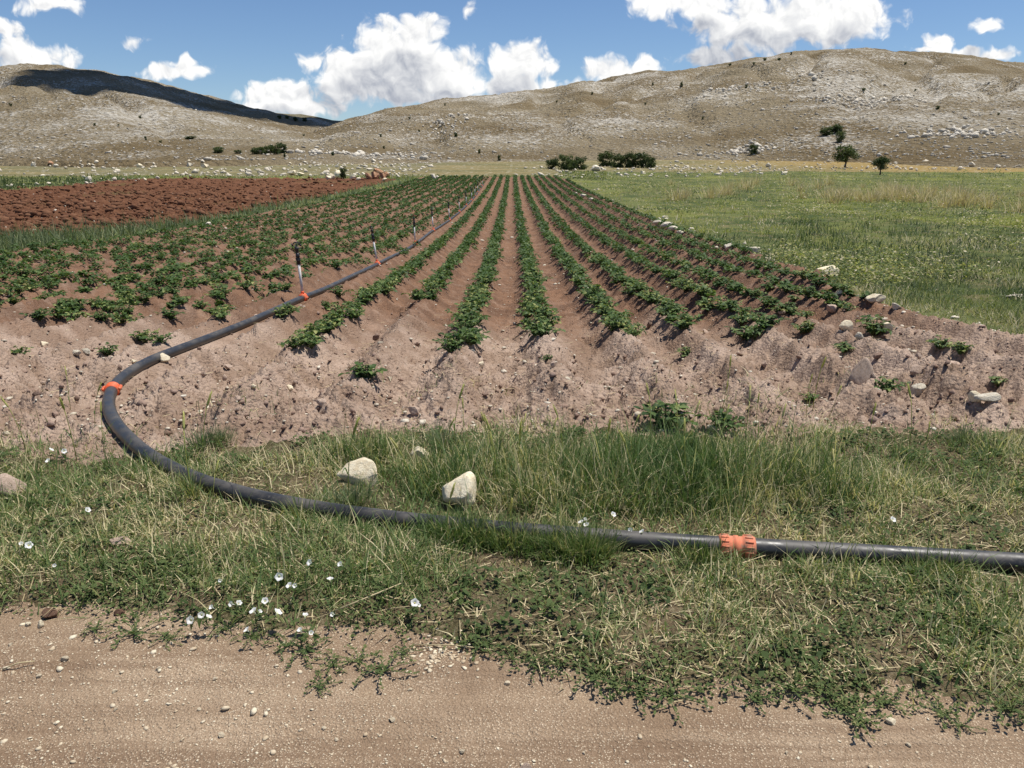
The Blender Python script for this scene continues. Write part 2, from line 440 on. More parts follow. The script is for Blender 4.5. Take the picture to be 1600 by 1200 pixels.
class Geo:
    def __init__(s): s.V = []; s.Q = []; s.T = []; s.n = 0; s.A = []
    def add(s, V, Q=None, T=None, a=0.0):
        V = np.asarray(V, float).reshape(-1, 3)
        s.V.append(V)
        if Q is not None and len(Q): s.Q.append(np.asarray(Q) + s.n)
        if T is not None and len(T): s.T.append(np.asarray(T) + s.n)
        s.A.append(np.broadcast_to(np.asarray(a, float), (len(V),)))
        s.n += len(V)
    def tube(s, path, radii, seg=8, cap=True, a=0.0): s.add(*tube(path, radii, seg, cap), a)
    def mesh(s, name, smooth=False):
        return np_mesh(name, np.concatenate(s.V), np.concatenate(s.T) if s.T else None, np.concatenate(s.Q) if s.Q else None,
                       {'tint': np.concatenate(s.A)}, smooth)
def merge_copies(V0, F0, pos, rotz, scl, tilt=None):
    """copies of one small mesh, joined: V0 (m,3), F0 (f,k), pos (n,3), rotz (n), scl (n,3)"""
    n, m = len(pos), len(V0)
    P = V0[None] * scl[:, None, :]
    if tilt is not None:
        c, s_ = np.cos(tilt)[:, None], np.sin(tilt)[:, None]
        P = np.stack([P[..., 0], P[..., 1] * c - P[..., 2] * s_, P[..., 1] * s_ + P[..., 2] * c], -1)
    c, s_ = np.cos(rotz)[:, None], np.sin(rotz)[:, None]
    P = np.stack([P[..., 0] * c - P[..., 1] * s_, P[..., 0] * s_ + P[..., 1] * c, P[..., 2]], -1) + pos[:, None, :]
    F = F0[None] + (np.arange(n) * m)[:, None, None]
    return P.reshape(-1, 3), F.reshape(-1, F0.shape[1])

# ------------------------------------------------------------------ materials
def material(name):
    m = bpy.data.materials.new(name); m.use_nodes = True
    n = NT(m.node_tree); n.n.clear()
    out = n.new('ShaderNodeOutputMaterial')
    return m, n, out
def principled(n, out, col, rough=0.9, bump=None, bdist=0.01, bstr=1.0, spec=0.25):
    b = n.new('ShaderNodeBsdfPrincipled')
    n.put(b.inputs['Base Color'], (*col, 1) if isinstance(col, tuple) else col)
    n.put(b.inputs['Roughness'], rough)
    b.inputs['Specular IOR Level'].default_value = spec
    if bump is not None:
        bn = n.new('ShaderNodeBump'); bn.inputs['Strength'].default_value = bstr; bn.inputs['Distance'].default_value = bdist
        n.put(bn.inputs['Height'], bump); n.l.new(bn.outputs[0], b.inputs['Normal'])
    n.l.new(b.outputs[0], out.inputs[0])
    return b
def objco(n): return n.new('ShaderNodeTexCoord').outputs['Object']

def mat_road():
    m, n, out = material("dirt_road")
    p = objco(n)
    c = n.mix(n.ramp(n.noise(p, 1.3, 4, 0.6), 0.35, 0.65), (0.315, 0.222, 0.146), (0.44, 0.328, 0.224))
    streak = n.noise(n.vec('MULTIPLY', p, (0.7, 13, 1)), 1.0, 3, 0.6)
    c = n.mix(n.math('MULTIPLY', n.ramp(streak, 0.40, 0.60, 0.0, 0.8), n.ramp(n.noise(n.vec('MULTIPLY', p, (0.25, 2.2, 1)), 1.0, 2), 0.38, 0.60, 0.25, 1.0)), c, (0.215, 0.142, 0.092))
    grit = n.voro(p, 130, rnd=1.0)
    c = n.mix(n.math('MULTIPLY', n.ramp(grit, 0.36, 0.18), n.ramp(n.noise(p, 4, 3), 0.30, 0.54)), c, (0.66, 0.54, 0.39))
    c = n.mix(n.math('MULTIPLY', n.ramp(n.voro(p, 62), 0.20, 0.12), n.ramp(n.noise(p, 3, 3), 0.42, 0.60)), c, (0.68, 0.57, 0.41))
    c = n.mix(n.ramp(n.noise(p, 210, 2, 0.7), 0.35, 0.70, 0.0, 0.7), c, (0.165, 0.110, 0.066))
    h = n.math('ADD', n.math('MULTIPLY', grit, -0.4), n.noise(p, 120, 4, 0.65))
    h = n.math('MULTIPLY_ADD', streak, -1.6, h)
    principled(n, out, c, 0.95, h, 0.010, 1.0, 0.1)
    return m
def mat_soil():
    m, n, out = material("field_soil")
    p = objco(n)
    sep = n.new('ShaderNodeSeparateXYZ'); n.put(sep.inputs[0], p)
    dry = n.mix(n.ramp(n.noise(p, 2.2, 4, 0.6), 0.35, 0.66), (0.25, 0.170, 0.120), (0.43, 0.322, 0.250))
    wet = n.mix(n.ramp(n.noise(p, 2.6, 4, 0.6), 0.35, 0.66), (0.105, 0.049, 0.025), (0.195, 0.100, 0.055))
    far = n.ramp(n.math('ADD', sep.outputs[1], n.math('MULTIPLY', n.noise(p, 0.8, 3), 3.0)), 7.6, 10.5)
    far = n.math('MULTIPLY', far, n.ramp(n.noise(p, 5, 3, 0.6), 0.22, 0.55, 0.6, 1.0))
    c = n.mix(far, dry, wet)
    c = n.mix(n.ramp(n.noise(p, 24, 4, 0.7), 0.50, 0.72, 0, 0.45), c, (0.15, 0.088, 0.06))
    c = n.mix(n.ramp(n.voro(p, 55), 0.17, 0.10, 0, 0.75), c, (0.50, 0.41, 0.32))
    c = n.mix(n.ramp(n.noise(p, 160, 2, 0.7), 0.35, 0.75, 0, 0.35), c, (0.42, 0.32, 0.25))
    h = n.math('ADD', n.math('MULTIPLY', n.noise(p, 34, 5, 0.68), 1.0), n.math('MULTIPLY', n.voro(p, 42), -0.5))
    principled(n, out, c, 0.95, h, 0.03, 0.9, 0.08)
    return m
def mat_plough():
    m, n, out = material("ploughed_soil")
    p = objco(n)
    c = n.mix(n.ramp(n.noise(p, 1.1, 5, 0.65), 0.35, 0.66), (0.105, 0.044, 0.022), (0.178, 0.084, 0.045))
    c = n.mix(n.ramp(n.noise(p, 7, 3, 0.7), 0.55, 0.75, 0, 0.6), c, (0.25, 0.140, 0.080))
    c = n.mix(n.ramp(n.noise(p, 0.16, 3, 0.5), 0.60, 0.68, 0, 0.35), c, (0.09, 0.10, 0.035))
    principled(n, out, c, 0.95, n.noise(p, 14, 5, 0.7), 0.10, 1.0, 0.08)
    return m
def mat_verge():
    m, n, out = material("verge_soil")
    p = objco(n)
    c = n.mix(n.ramp(n.noise(p, 5, 4, 0.6), 0.38, 0.62), (0.16, 0.115, 0.068), (0.25, 0.19, 0.115))
    c = n.mix(n.ramp(n.noise(p, 3.1, 4, 0.6), 0.40, 0.60, 0, 0.65), c, (0.085, 0.088, 0.035))
    c = n.mix(n.ramp(n.noise(p, 70, 3, 0.7), 0.48, 0.68, 0, 0.75), c, (0.38, 0.31, 0.195))
    c = n.mix(n.ramp(n.noise(p, 38, 4, 0.7), 0.52, 0.66, 0, 0.7), c, (0.085, 0.062, 0.036))
    principled(n, out, c, 0.95, n.noise(p, 50, 5, 0.75), 0.035, 1.0, 0.08)
    return m
def mat_meadow():
    m, n, out = material("meadow_ground")
    p = objco(n)
    c = n.mix(n.ramp(n.noise(p, 0.35, 4, 0.6), 0.38, 0.62), (0.065, 0.088, 0.034), (0.13, 0.145, 0.055))
    c = n.mix(n.ramp(n.noise(p, 0.16, 3, 0.55), 0.52, 0.64, 0, 0.8), c, (0.17, 0.185, 0.05))
    c = n.mix(n.ramp(n.noise(p, 1.7, 4, 0.6), 0.50, 0.68, 0, 0.6), c, (0.22, 0.175, 0.095))
    principled(n, out, c, 0.95, n.noise(p, 9, 5, 0.7), 0.10, 0.9, 0.05)
    return m
def mat_plain():
    m, n, out = material("dry_plain")
    p = objco(n)
    sep = n.new('ShaderNodeSeparateXYZ'); n.put(sep.inputs[0], p)
    c = n.mix(n.ramp(n.noise(n.vec('MULTIPLY', p, (1, 3, 1)), 0.05, 4, 0.6), 0.38, 0.62), (0.235, 0.19, 0.095), (0.15, 0.14, 0.068))
    c = n.mix(n.ramp(sep.outputs[0], 30, 62, 0, 0.75), c, (0.30, 0.205, 0.075))
    c = n.mix(n.math('MULTIPLY', n.ramp(sep.outputs[0], -2, -20), n.ramp(n.noise(p, 0.09, 3), 0.4, 0.6)), c, (0.165, 0.150, 0.082))
    c = n.mix(n.ramp(n.voro(p, 0.8), 0.26, 0.14, 0, 0.85), c, (0.50, 0.46, 0.38))
    principled(n, out, c, 0.95, n.noise(p, 2, 5, 0.7), 0.3, 0.9, 0.05)
    return m
def mat_hill(name, grass, stone, amount, sc=1.0):
    m, n, out = material(name)
    p = objco(n)
    big = n.noise(p, 0.012 * sc, 4, 0.6)
    mid = n.noise(p, 0.06 * sc, 4, 0.65)
    c = n.mix(n.ramp(n.noise(p, 0.022, 4, 0.6), 0.36, 0.66), grass, tuple(v * k for v, k in zip(grass, (0.66, 0.60, 0.50))))
    stony = n.math('ADD', n.math('MULTIPLY_ADD', big, 2.3, n.math('MULTIPLY', mid, 1.2)), amount - 1.82)      # where the limestone crops out
    cell = n.voro(n.vec('ADD', p, n.vec('SCALE', n.vec('SUBTRACT', n.new('ShaderNodeTexNoise').outputs['Color'], (0.5,0.5,0.5)), scale=2.0)), 0.50, detail=1.5, rough=0.7)
    speck = n.ramp(n.math('SUBTRACT', n.math('MULTIPLY', stony, 1.05), cell), -0.07, 0.06)
    fine = n.ramp(n.math('SUBTRACT', n.math('MULTIPLY', stony, 1.0), n.voro(p, 1.3, detail=1.0)), -0.12, 0.12, 0, 0.85)
    st = n.mix(n.noise(p, 0.9, 3, 0.7), tuple(v * 0.55 for v in stone), stone)
    c = n.mix(n.math('MAXIMUM', speck, n.math('MULTIPLY', fine, 0.7)), c, st)
    c = n.mix(n.ramp(n.noise(p, 0.55, 4, 0.75), 0.56, 0.70, 0, 0.65), c, (0.085, 0.078, 0.045))
    c = n.mix(n.ramp(n.noise(n.vec('MULTIPLY', p, (1, 0.5, 2.5)), 0.018, 4, 0.65, 0.6), 0.54, 0.68, 0, 0.55), c, (0.17, 0.138, 0.085))
    h = n.math('ADD', n.math('MULTIPLY', cell, -1.0), n.math('MULTIPLY', n.noise(p, 0.7, 6, 0.75), 1.1))
    principled(n, out, c, 0.95, h, 1.3, 0.9, 0.05)
    return m
def leafy(name, ramp, trans=0.35, rough=0.6, spec=0.3):
    """thin leaf: colour picked along RAMP by the per-leaf 'tint' attribute"""
    m, n, out = material(name)
    cr = n.new('ShaderNodeValToRGB')
    el = cr.color_ramp.elements
    while len(el) < len(ramp): el.new(0.5)
    for e, (pos, c) in zip(el, ramp): e.position = pos; e.color = (*c, 1)
    oi = n.new('ShaderNodeObjectInfo')
    n.put(cr.inputs[0], n.math('ADD', n.attr('tint'), n.ramp(oi.outputs['Random'], 0, 1, -0.14, 0.20, smooth=False)))
    b = n.new('ShaderNodeBsdfPrincipled'); n.l.new(cr.outputs[0], b.inputs['Base Color'])
    b.inputs['Roughness'].default_value = rough; b.inputs['Specular IOR Level'].default_value = spec
    t = n.new('ShaderNodeBsdfTranslucent')
    n.put(t.inputs[0], n.mix(1.0, cr.outputs[0], (1.15, 1.25, 0.65), 'MULTIPLY'))
    mx = n.new('ShaderNodeMixShader'); mx.inputs[0].default_value = trans
    n.l.new(b.outputs[0], mx.inputs[1]); n.l.new(t.outputs[0], mx.inputs[2]); n.l.new(mx.outputs[0], out.inputs[0])
    return m
def mat_stone(name, a, b, dark=(0.16, 0.13, 0.10), sc=9.0, bd=0.02):
    m, n, out = material(name)
    p = objco(n)
    oi = n.new('ShaderNodeObjectInfo')
    q = n.vec('ADD', p, n.vec('SCALE', oi.outputs['Location'], scale=3.7))
    c = n.mix(n.ramp(n.noise(q, sc * 0.5, 4, 0.6), 0.35, 0.65), a, b)
    c = n.mix(n.ramp(n.noise(q, sc * 2.2, 5, 0.7), 0.55, 0.72, 0, 0.6), c, dark)
    v = n.new('ShaderNodeHueSaturation'); n.put(v.inputs['Value'], n.ramp(oi.outputs['Random'], 0, 1, 0.82, 1.1, smooth=False)); n.put(v.inputs['Color'], c)
    h = n.math('ADD', n.noise(q, sc * 2.5, 6, 0.7), n.math('MULTIPLY', n.voro(q, sc * 0.8, 'DISTANCE_TO_EDGE'), 0.5))
    principled(n, out, v.outputs[0], 0.9, h, bd, 0.8, 0.15)
    return m
def mat_simple(name, col, rough=0.6, spec=0.3, var=None, sc=30):
    m, n, out = material(name)
    if var:
        p = objco(n)
        col = n.mix(n.ramp(n.noise(p, sc, 5, 0.65), 0.42, 0.68), col, var)
    principled(n, out, col, rough, None, spec=spec)
    return m

M = {}
M['road'] = mat_road(); M['soil'] = mat_soil(); M['plough'] = mat_plough(); M['verge'] = mat_verge()
M['meadow'] = mat_meadow(); M['plain'] = mat_plain()
M['hill_r'] = mat_hill("stony_hillside_right", (0.262, 0.214, 0.138), (0.68, 0.63, 0.535), 0.665)
M['hill_l'] = mat_hill("stony_hillside_left", (0.268, 0.220, 0.143), (0.63, 0.585, 0.50), 0.605)
M['hill_f'] = mat_hill("far_hillside", (0.20, 0.18, 0.12), (0.34, 0.32, 0.28), 0.26)
M['grass'] = leafy("verge_grass", [(0.0, (0.046, 0.088, 0.028)), (0.35, (0.110, 0.172, 0.058)), (0.62, (0.21, 0.25, 0.095)), (0.8, (0.41, 0.35, 0.18)), (1.0, (0.66, 0.57, 0.36))], 0.3, 0.65, 0.2)
M['meadow_grass'] = leafy("meadow_grass", [(0.0, (0.048, 0.074, 0.034)), (0.4, (0.108, 0.138, 0.060)), (0.65, (0.28, 0.30, 0.068)), (0.82, (0.40, 0.35, 0.20)), (1.0, (0.58, 0.51, 0.37))], 0.3, 0.65, 0.2)
M['grey_grass'] = leafy("grey_green_grass", [(0.0, (0.095, 0.125, 0.066)), (0.6, (0.19, 0.225, 0.115)), (1.0, (0.36, 0.34, 0.19))], 0.3, 0.65, 0.2)
M['potato'] = leafy("potato_leaf", [(0.0, (0.028, 0.058, 0.014)), (0.5, (0.064, 0.112, 0.030)), (0.80, (0.140, 0.195, 0.062)), (1.0, (0.30, 0.31, 0.11))], 0.28, 0.55, 0.2)
M['potato_stem'] = mat_simple("potato_stem", (0.10, 0.16, 0.05), 0.6, var=(0.14, 0.10, 0.06))
M['tree_leaf'] = leafy("tree_leaf", [(0.0, (0.032, 0.050, 0.018)), (0.6, (0.070, 0.098, 0.034)), (1.0, (0.14, 0.165, 0.060))], 0.3, 0.6, 0.2)
M['bark'] = mat_simple("bark", (0.10, 0.075, 0.055), 0.9, 0.1, (0.17, 0.14, 0.11), 6)
M['straw'] = leafy("dry_straw", [(0.0, (0.36, 0.28, 0.15)), (1.0, (0.62, 0.52, 0.32))], 0.2, 0.6, 0.2)
M['ear'] = leafy("unripe_ear", [(0.0, (0.36, 0.38, 0.10)), (0.6, (0.54, 0.52, 0.19)), (1.0, (0.66, 0.58, 0.31))], 0.35, 0.6, 0.2)
M['weed'] = leafy("weed_leaf", [(0.0, (0.050, 0.080, 0.028)), (0.6, (0.105, 0.140, 0.048)), (1.0, (0.24, 0.24, 0.10))], 0.3, 0.65, 0.12)
M['cream_stone'] = mat_stone("cream_limestone", (0.72, 0.60, 0.41), (0.84, 0.75, 0.56), (0.50, 0.36, 0.21), 8, 0.008)
M['pink_stone'] = mat_stone("pinkish_stone", (0.48, 0.35, 0.265), (0.62, 0.48, 0.38), (0.28, 0.19, 0.14), 18, 0.01)
M['pale_stone'] = mat_stone("pale_limestone", (0.58, 0.505, 0.385), (0.76, 0.69, 0.56), (0.32, 0.26, 0.18), 6, 0.02)
M['red_stone'] = mat_stone("rusty_stone", (0.30, 0.14, 0.075), (0.50, 0.31, 0.19), (0.10, 0.055, 0.035), 5, 0.08)
M['brown_stone'] = mat_stone("brown_stone", (0.17, 0.095, 0.06), (0.26, 0.16, 0.11), (0.10, 0.06, 0.04), 25, 0.01)
M['gravel'] = mat_stone("road_gravel", (0.50, 0.39, 0.26), (0.76, 0.67, 0.50), (0.36, 0.26, 0.17), 24, 0.004)
M['clod'] = mat_stone("dry_clod", (0.24, 0.155, 0.112), (0.36, 0.255, 0.20), (0.16, 0.10, 0.07), 16, 0.012)
M['red_clod'] = mat_stone("red_clod", (0.118, 0.050, 0.026), (0.195, 0.097, 0.054), (0.095, 0.042, 0.022), 4, 0.03)
M['hill_rock'] = mat_stone("hill_limestone", (0.42, 0.375, 0.305), (0.60, 0.55, 0.46), (0.20, 0.17, 0.13), 0.8, 0.2)
M['petal'] = leafy("white_petal", [(0.0, (0.80, 0.78, 0.77)), (1.0, (0.86, 0.85, 0.84))], 0.3, 0.6, 0.2)
M['throat'] = mat_simple("flower_throat", (0.62, 0.58, 0.22), 0.6)
M['flower_stem'] = mat_simple("flower_stem", (0.09, 0.14, 0.05), 0.6)
M['orange'] = mat_simple("orange_plastic", (0.74, 0.115, 0.035), 0.5, 0.35, (0.50, 0.17, 0.085), 22)
M['orange_faded'] = mat_simple("sun_faded_orange_plastic", (0.64, 0.20, 0.11), 0.7, 0.15, (0.36, 0.23, 0.16), 30)
M['black_plastic'] = mat_simple("black_plastic", (0.018, 0.018, 0.020), 0.4, 0.45, (0.05, 0.045, 0.045), 18)
M['riser'] = mat_simple("galvanised_riser", (0.74, 0.71, 0.67), 0.45, 0.5, (0.52, 0.45, 0.39), 40)
M['red_plastic'] = mat_simple("dull_red_plastic", (0.30, 0.045, 0.045), 0.5, 0.4)
def mat_pipe():
    m, n, out = material("black_pipe")
    p = objco(n)
    dust = n.math('MAXIMUM', n.ramp(n.noise(p, 5, 5, 0.65), 0.40, 0.70, 0.08, 0.7), n.ramp(n.noise(p, 38, 4, 0.7), 0.55, 0.70, 0, 0.7))
    geo = n.new('ShaderNodeNewGeometry'); sp = n.new('ShaderNodeSeparateXYZ'); n.put(sp.inputs[0], geo.outputs['Normal'])
    dust = n.math('MULTIPLY', dust, n.ramp(sp.outputs[2], -0.1, 0.9, 0.25, 1.0))
    scr = n.ramp(n.noise(n.vec('MULTIPLY', p, (6, 60, 60)), 1.0, 3, 0.6), 0.66, 0.72, 0, 0.25)
    c = n.mix(dust, (0.020, 0.021, 0.023), (0.115, 0.103, 0.090))
    c = n.mix(scr, c, (0.20, 0.20, 0.20))
    principled(n, out, c, n.ramp(dust, 0, 0.6, 0.34, 0.6), n.noise(p, 60, 3), 0.001, 0.3, 0.5)
    return m
M['pipe'] = mat_pipe()

# ------------------------------------------------------------------ ground sheets
base_bm = bmesh.new()
bmesh.ops.create_circle(base_bm, cap_ends=True, radius=4500, segments=64)
for v in base_bm.verts: v.co.z = -3.0
tag(link("ground", bm_mesh("ground", base_bm), M['plain']), "dry grassland sheet reaching away under fields and hills", kind='structure')

def ground_sheets():
    # rows: dense close to the camera, looser far off
    Yg = np.geomspace(1.1, 240, 4000)
    w = 0.62 / Yg + 1.3 / Yg ** 2 * sstep(1.2, 3.2, Yg) + 2.0 / Yg ** 2 * sstep(3.5, 4.2, Yg) * sstep(9, 6, Yg)
    cdf = np.concatenate([[0], np.cumsum(0.5 * (w[1:] + w[:-1]) * np.diff(Yg))]); cdf /= cdf[-1]
    NY = 540
    Y = np.interp(np.linspace(0, 1, NY), cdf, Yg)
    U = np.concatenate([np.linspace(-2.4, -0.80, 50)[:-1], np.linspace(-0.80, 0.80, 720), np.linspace(0.80, 2.4, 50)[1:]])
    NU = len(U)
    UU, YY = np.meshgrid(U, Y)
    XX = UU * YY
    ZZ = near_h(XX, YY)
    V = np.stack([XX, YY, ZZ], -1).reshape(-1, 3)
    idx = np.arange(NY * NU).reshape(NY, NU)
    Q = np.stack([idx[:-1, :-1], idx[:-1, 1:], idx[1:, 1:], idx[1:, :-1]], -1).reshape(-1, 4)
    cx = V[Q[:, 0], 0] * 0.5 + V[Q[:, 2], 0] * 0.5; cy = V[Q[:, 0], 1] * 0.5 + V[Q[:, 2], 1] * 0.5
    zn = zone_of(cx, cy)
    names = [("dirt_road", 'road', "compacted brown dirt road strewn with pale gravel"),
             ("verge_ground", 'verge', "bare brown earth under the grassy roadside verge"),
             ("field_soil", 'soil', "ridged dry brown soil of the potato field"),
             ("ploughed_ground", 'plough', "freshly ploughed dark red-brown field"),
             ("meadow_ground", 'meadow', "green ground under the grassy meadow"),
             ("plain_ground", 'plain', "dry yellow plain before the stony hills")]
    for z, (nm, mk, lb) in enumerate(names):
        q = Q[zn == z]
        if not len(q): continue
        used, inv = np.unique(q, return_inverse=True)
        me = np_mesh(nm, V[used], None, inv.reshape(-1, 4), smooth=True)
        tag(link(nm, me, M[mk]), lb, kind='structure')
ground_sheets()

def hill_sheet(name, k, mk, label, nu, nt, umax=1.6):
    H = HILLS[k]; us, es, yr = H['tab']
    U = np.concatenate([np.linspace(-umax, -0.78, 60)[:-1], np.linspace(-0.78, 0.78, nu), np.linspace(0.78, umax, 60)[1:]])
    T = np.concatenate([np.linspace(-0.06, 1.0, nt), np.linspace(1.0, 1.6, 14)[1:]])
    UU, TT = np.meshgrid(U, T)
    Yr = np.interp(UU, us, yr); Yb = H['base'](UU)
    YY = Yb + TT * (Yr - Yb); XX = UU * YY
    ZZ = hill_z(k, XX, YY)
    V = np.stack([XX, YY, ZZ], -1).reshape(-1, 3)
    idx = np.arange(V.shape[0]).reshape(len(T), len(U))
    Q = np.stack([idx[:-1, :-1], idx[:-1, 1:], idx[1:, 1:], idx[1:, :-1]], -1).reshape(-1, 4)
    tag(link(name, np_mesh(name, V, None, Q, smooth=True), M[mk]), label, kind='structure')
hill_sheet("hill", 'right', 'hill_r', "broad stony limestone hill rising to a rounded top", 340, 110)
hill_sheet("hill", 'left', 'hill_l', "long stony tan hill with a shaded crest", 340, 110)
hill_sheet("hill", 'far', 'hill_f', "far low ridge closing the valley between the hills", 200, 40)

# ------------------------------------------------------------------ stones
def rock_variant(seed, sub=2, cuts=9, rough=0.05, lo=0.42, hi=0.86):
    rnd = random.Random(seed)
    bm = bmesh.new(); bmesh.ops.create_icosphere(bm, subdivisions=sub, radius=1.0)
    planes = []
    for _ in range(cuts):
        v = Vector((rnd.gauss(0, 1), rnd.gauss(0, 1), rnd.gauss(0, 1))).normalized()
        planes.append((v, rnd.uniform(lo, hi)))
    off = Vector((rnd.uniform(-9, 9), rnd.uniform(-9, 9), rnd.uniform(-9, 9)))
    from mathutils import noise as mn
    for v in bm.verts:
        p = v.co.copy()
        for nrm, d in planes:
            k = p.dot(nrm)
            if k > d: p -= nrm * (k - d) * 0.97
        p *= 1 + rough * mn.noise(p * 2.1 + off) * 2 + rough * 0.7 * mn.noise(p * 5.3 + off)
        v.co = p
    if sub >= 4:
        bmesh.ops.smooth_vert(bm, verts=bm.verts, factor=0.5, use_axis_x=True, use_axis_y=True, use_axis_z=True)
        bmesh.ops.smooth_vert(bm, verts=bm.verts, factor=0.5, use_axis_x=True, use_axis_y=True, use_axis_z=True)
        for v in bm.verts:
            v.co *= 1 + 0.035 * mn.noise(v.co * 6 + off) + 0.022 * mn.noise(v.co * 13 + off) - 0.05 * max(0, mn.noise(v.co * 3.1 - off) - 0.25)
    return bm
ROCK_HI = {}
def rock_mesh(kind, mk, i):
    key = (kind, mk, i)
    if key not in ROCK_HI:
        pr = dict(hi=(4, 15, 0.05), mid=(2, 12, 0.05))[kind]
        me = bm_mesh("rock", rock_variant(100 + i, pr[0], pr[1], pr[2]), smooth=(kind == 'hi'))
        me.materials.append(M[mk]); ROCK_HI[key] = me
    return ROCK_HI[key]
def stone(px, py, w, h, mk, label, group=None, kind='hi', var=None, depth=None, name='stone', sink=0.28, cat='stone', tilt=0.25, rot=None):
    """a stone whose foot stands at photo point (px, py), w x h photo pixels large"""
    p = hit(px, py)
    m = px_m(p)
    sx, sz = w * m / 2 * 1.12, h * m / 2 * 1.2
    sy = depth * m / 2 if depth else (sx + sz) / 2
    v = random.randrange(12) if var is None else var
    o = link(name, rock_mesh(kind, mk, v), None, None, (p[0], p[1] + sy * 0.5, p[2] + sz * (1 - 2 * sink)),
             rot or (random.uniform(-tilt, tilt) - 0.25, random.uniform(-tilt, tilt), random.uniform(-0.5, 0.5)), (sx, sy, sz))
    return tag(o, label, cat, group)

# ------------------------------------------------------------------ the irrigation pipe
def pipe_index(px, py):
    p = pipe_point(px, py); return int(np.argmin(((PIPE[:, :2] - p[:2]) ** 2).sum(1)))
joints = [pipe_index(1150, 855), pipe_index(172, 610)]
Y_TARGET = 8.8
SPR = []
y_s = PIPE[pipe_index(470, 466), 1]
while y_s < 64:
    k = int(np.argmin(np.abs(PIPE[:, 1] - y_s) + 100 * (PIPE[:, 1] < 6.5)))
    SPR.append(k); y_s += 4.72
pipe = link("irrigation_pipe", None, None, None, (0, 0, 0))
tag(pipe, "long black plastic irrigation pipe curving from the verge into the potato field", 'pipe')
cuts = [0] + sorted(joints + SPR) + [len(PIPE) - 1]
for a, b in zip(cuts[:-1], cuts[1:]):
    if b - a < 2: continue
    path = PIPE[a:b + 1]
    step = 1 if path[0, 1] < 12 else 4
    ii = sorted(set(list(range(0, len(path), step)) + [len(path) - 1]))
    g = Geo(); g.tube(path[ii], [PIPE_R] * len(ii), 20 if step == 1 else 10)
    link("pipe_section", g.mesh("pipe_section", True), M['pipe'], pipe)
def ring_profile(c, ax, prof, seg=24):
    """lathe: prof = (distance along axis, radius)"""
    return tube([Vector(c) + Vector(ax) * s for s, r in prof], [r for s, r in prof], seg)
def coupling(i, mk, big):
    c = Vector(PIPE[i]); ax = Vector(PIPE[min(i + 2, len(PIPE) - 1)] - PIPE[max(i - 2, 0)]).normalized()
    R = PIPE_R
    if big:      # long screw coupling with a ribbed nut at both ends
        prof = [(-0.075, R * 1.02), (-0.075, R * 1.10), (-0.066, R * 1.22), (-0.030, R * 1.26), (-0.027, R * 1.10), (-0.010, R * 1.10), (-0.008, R * 1.18), (0.008, R * 1.18), (0.010, R * 1.10), (0.027, R * 1.10), (0.030, R * 1.22), (0.060, R * 1.20), (0.068, R * 1.08), (0.068, R * 1.02)]
    else:        # clamp collar with two raised rims
        prof = [(-0.045, R * 1.02), (-0.045, R * 1.24), (-0.030, R * 1.30), (-0.022, R * 1.12), (0.006, R * 1.12), (0.010, R * 1.26), (0.028, R * 1.26), (0.034, R * 1.06)]
    g = Geo()
    g.add(*ring_profile(c, ax, prof))
    o = link("coupling", g.mesh("coupling", False), M[mk], pipe)
    # ribs on the nut or the bolt lugs of the clamp
    side = ax.cross(Vector((0, 0, 1))).normalized(); up = side.cross(ax)
    g2 = Geo(); g3 = Geo()
    if big:
        for k in range(14):
            a = 2 * math.pi * k / 14
            dv = (side * math.cos(a) + up * math.sin(a))
            for s0, s1, rr in ((-0.064, -0.033, 1.25), (0.032, 0.060, 1.20)):
                (g2 if s0 < 0 else g3).tube([c + ax * s0 + dv * R * rr, c + ax * s1 + dv * R * rr], [0.004, 0.004], 6)
        for part in (g2, g3): link("grip_ring", part.mesh("grip_ring"), M[mk], o)
    else:
        for sg in (-1, 1):
            b = c + side * sg * R * 1.28 + up * 0.012
            g2 = Geo()
            g2.tube([b - ax * 0.045, b - ax * 0.030, b + ax * 0.025, b + ax * 0.034], [0.009, 0.013, 0.013, 0.008], 8)
            link("bolt_lug", g2.mesh("bolt_lug"), M[mk], o)
for i, mk, big in ((joints[0], 'orange_faded', True), (joints[1], 'orange', False)): coupling(i, mk, big)

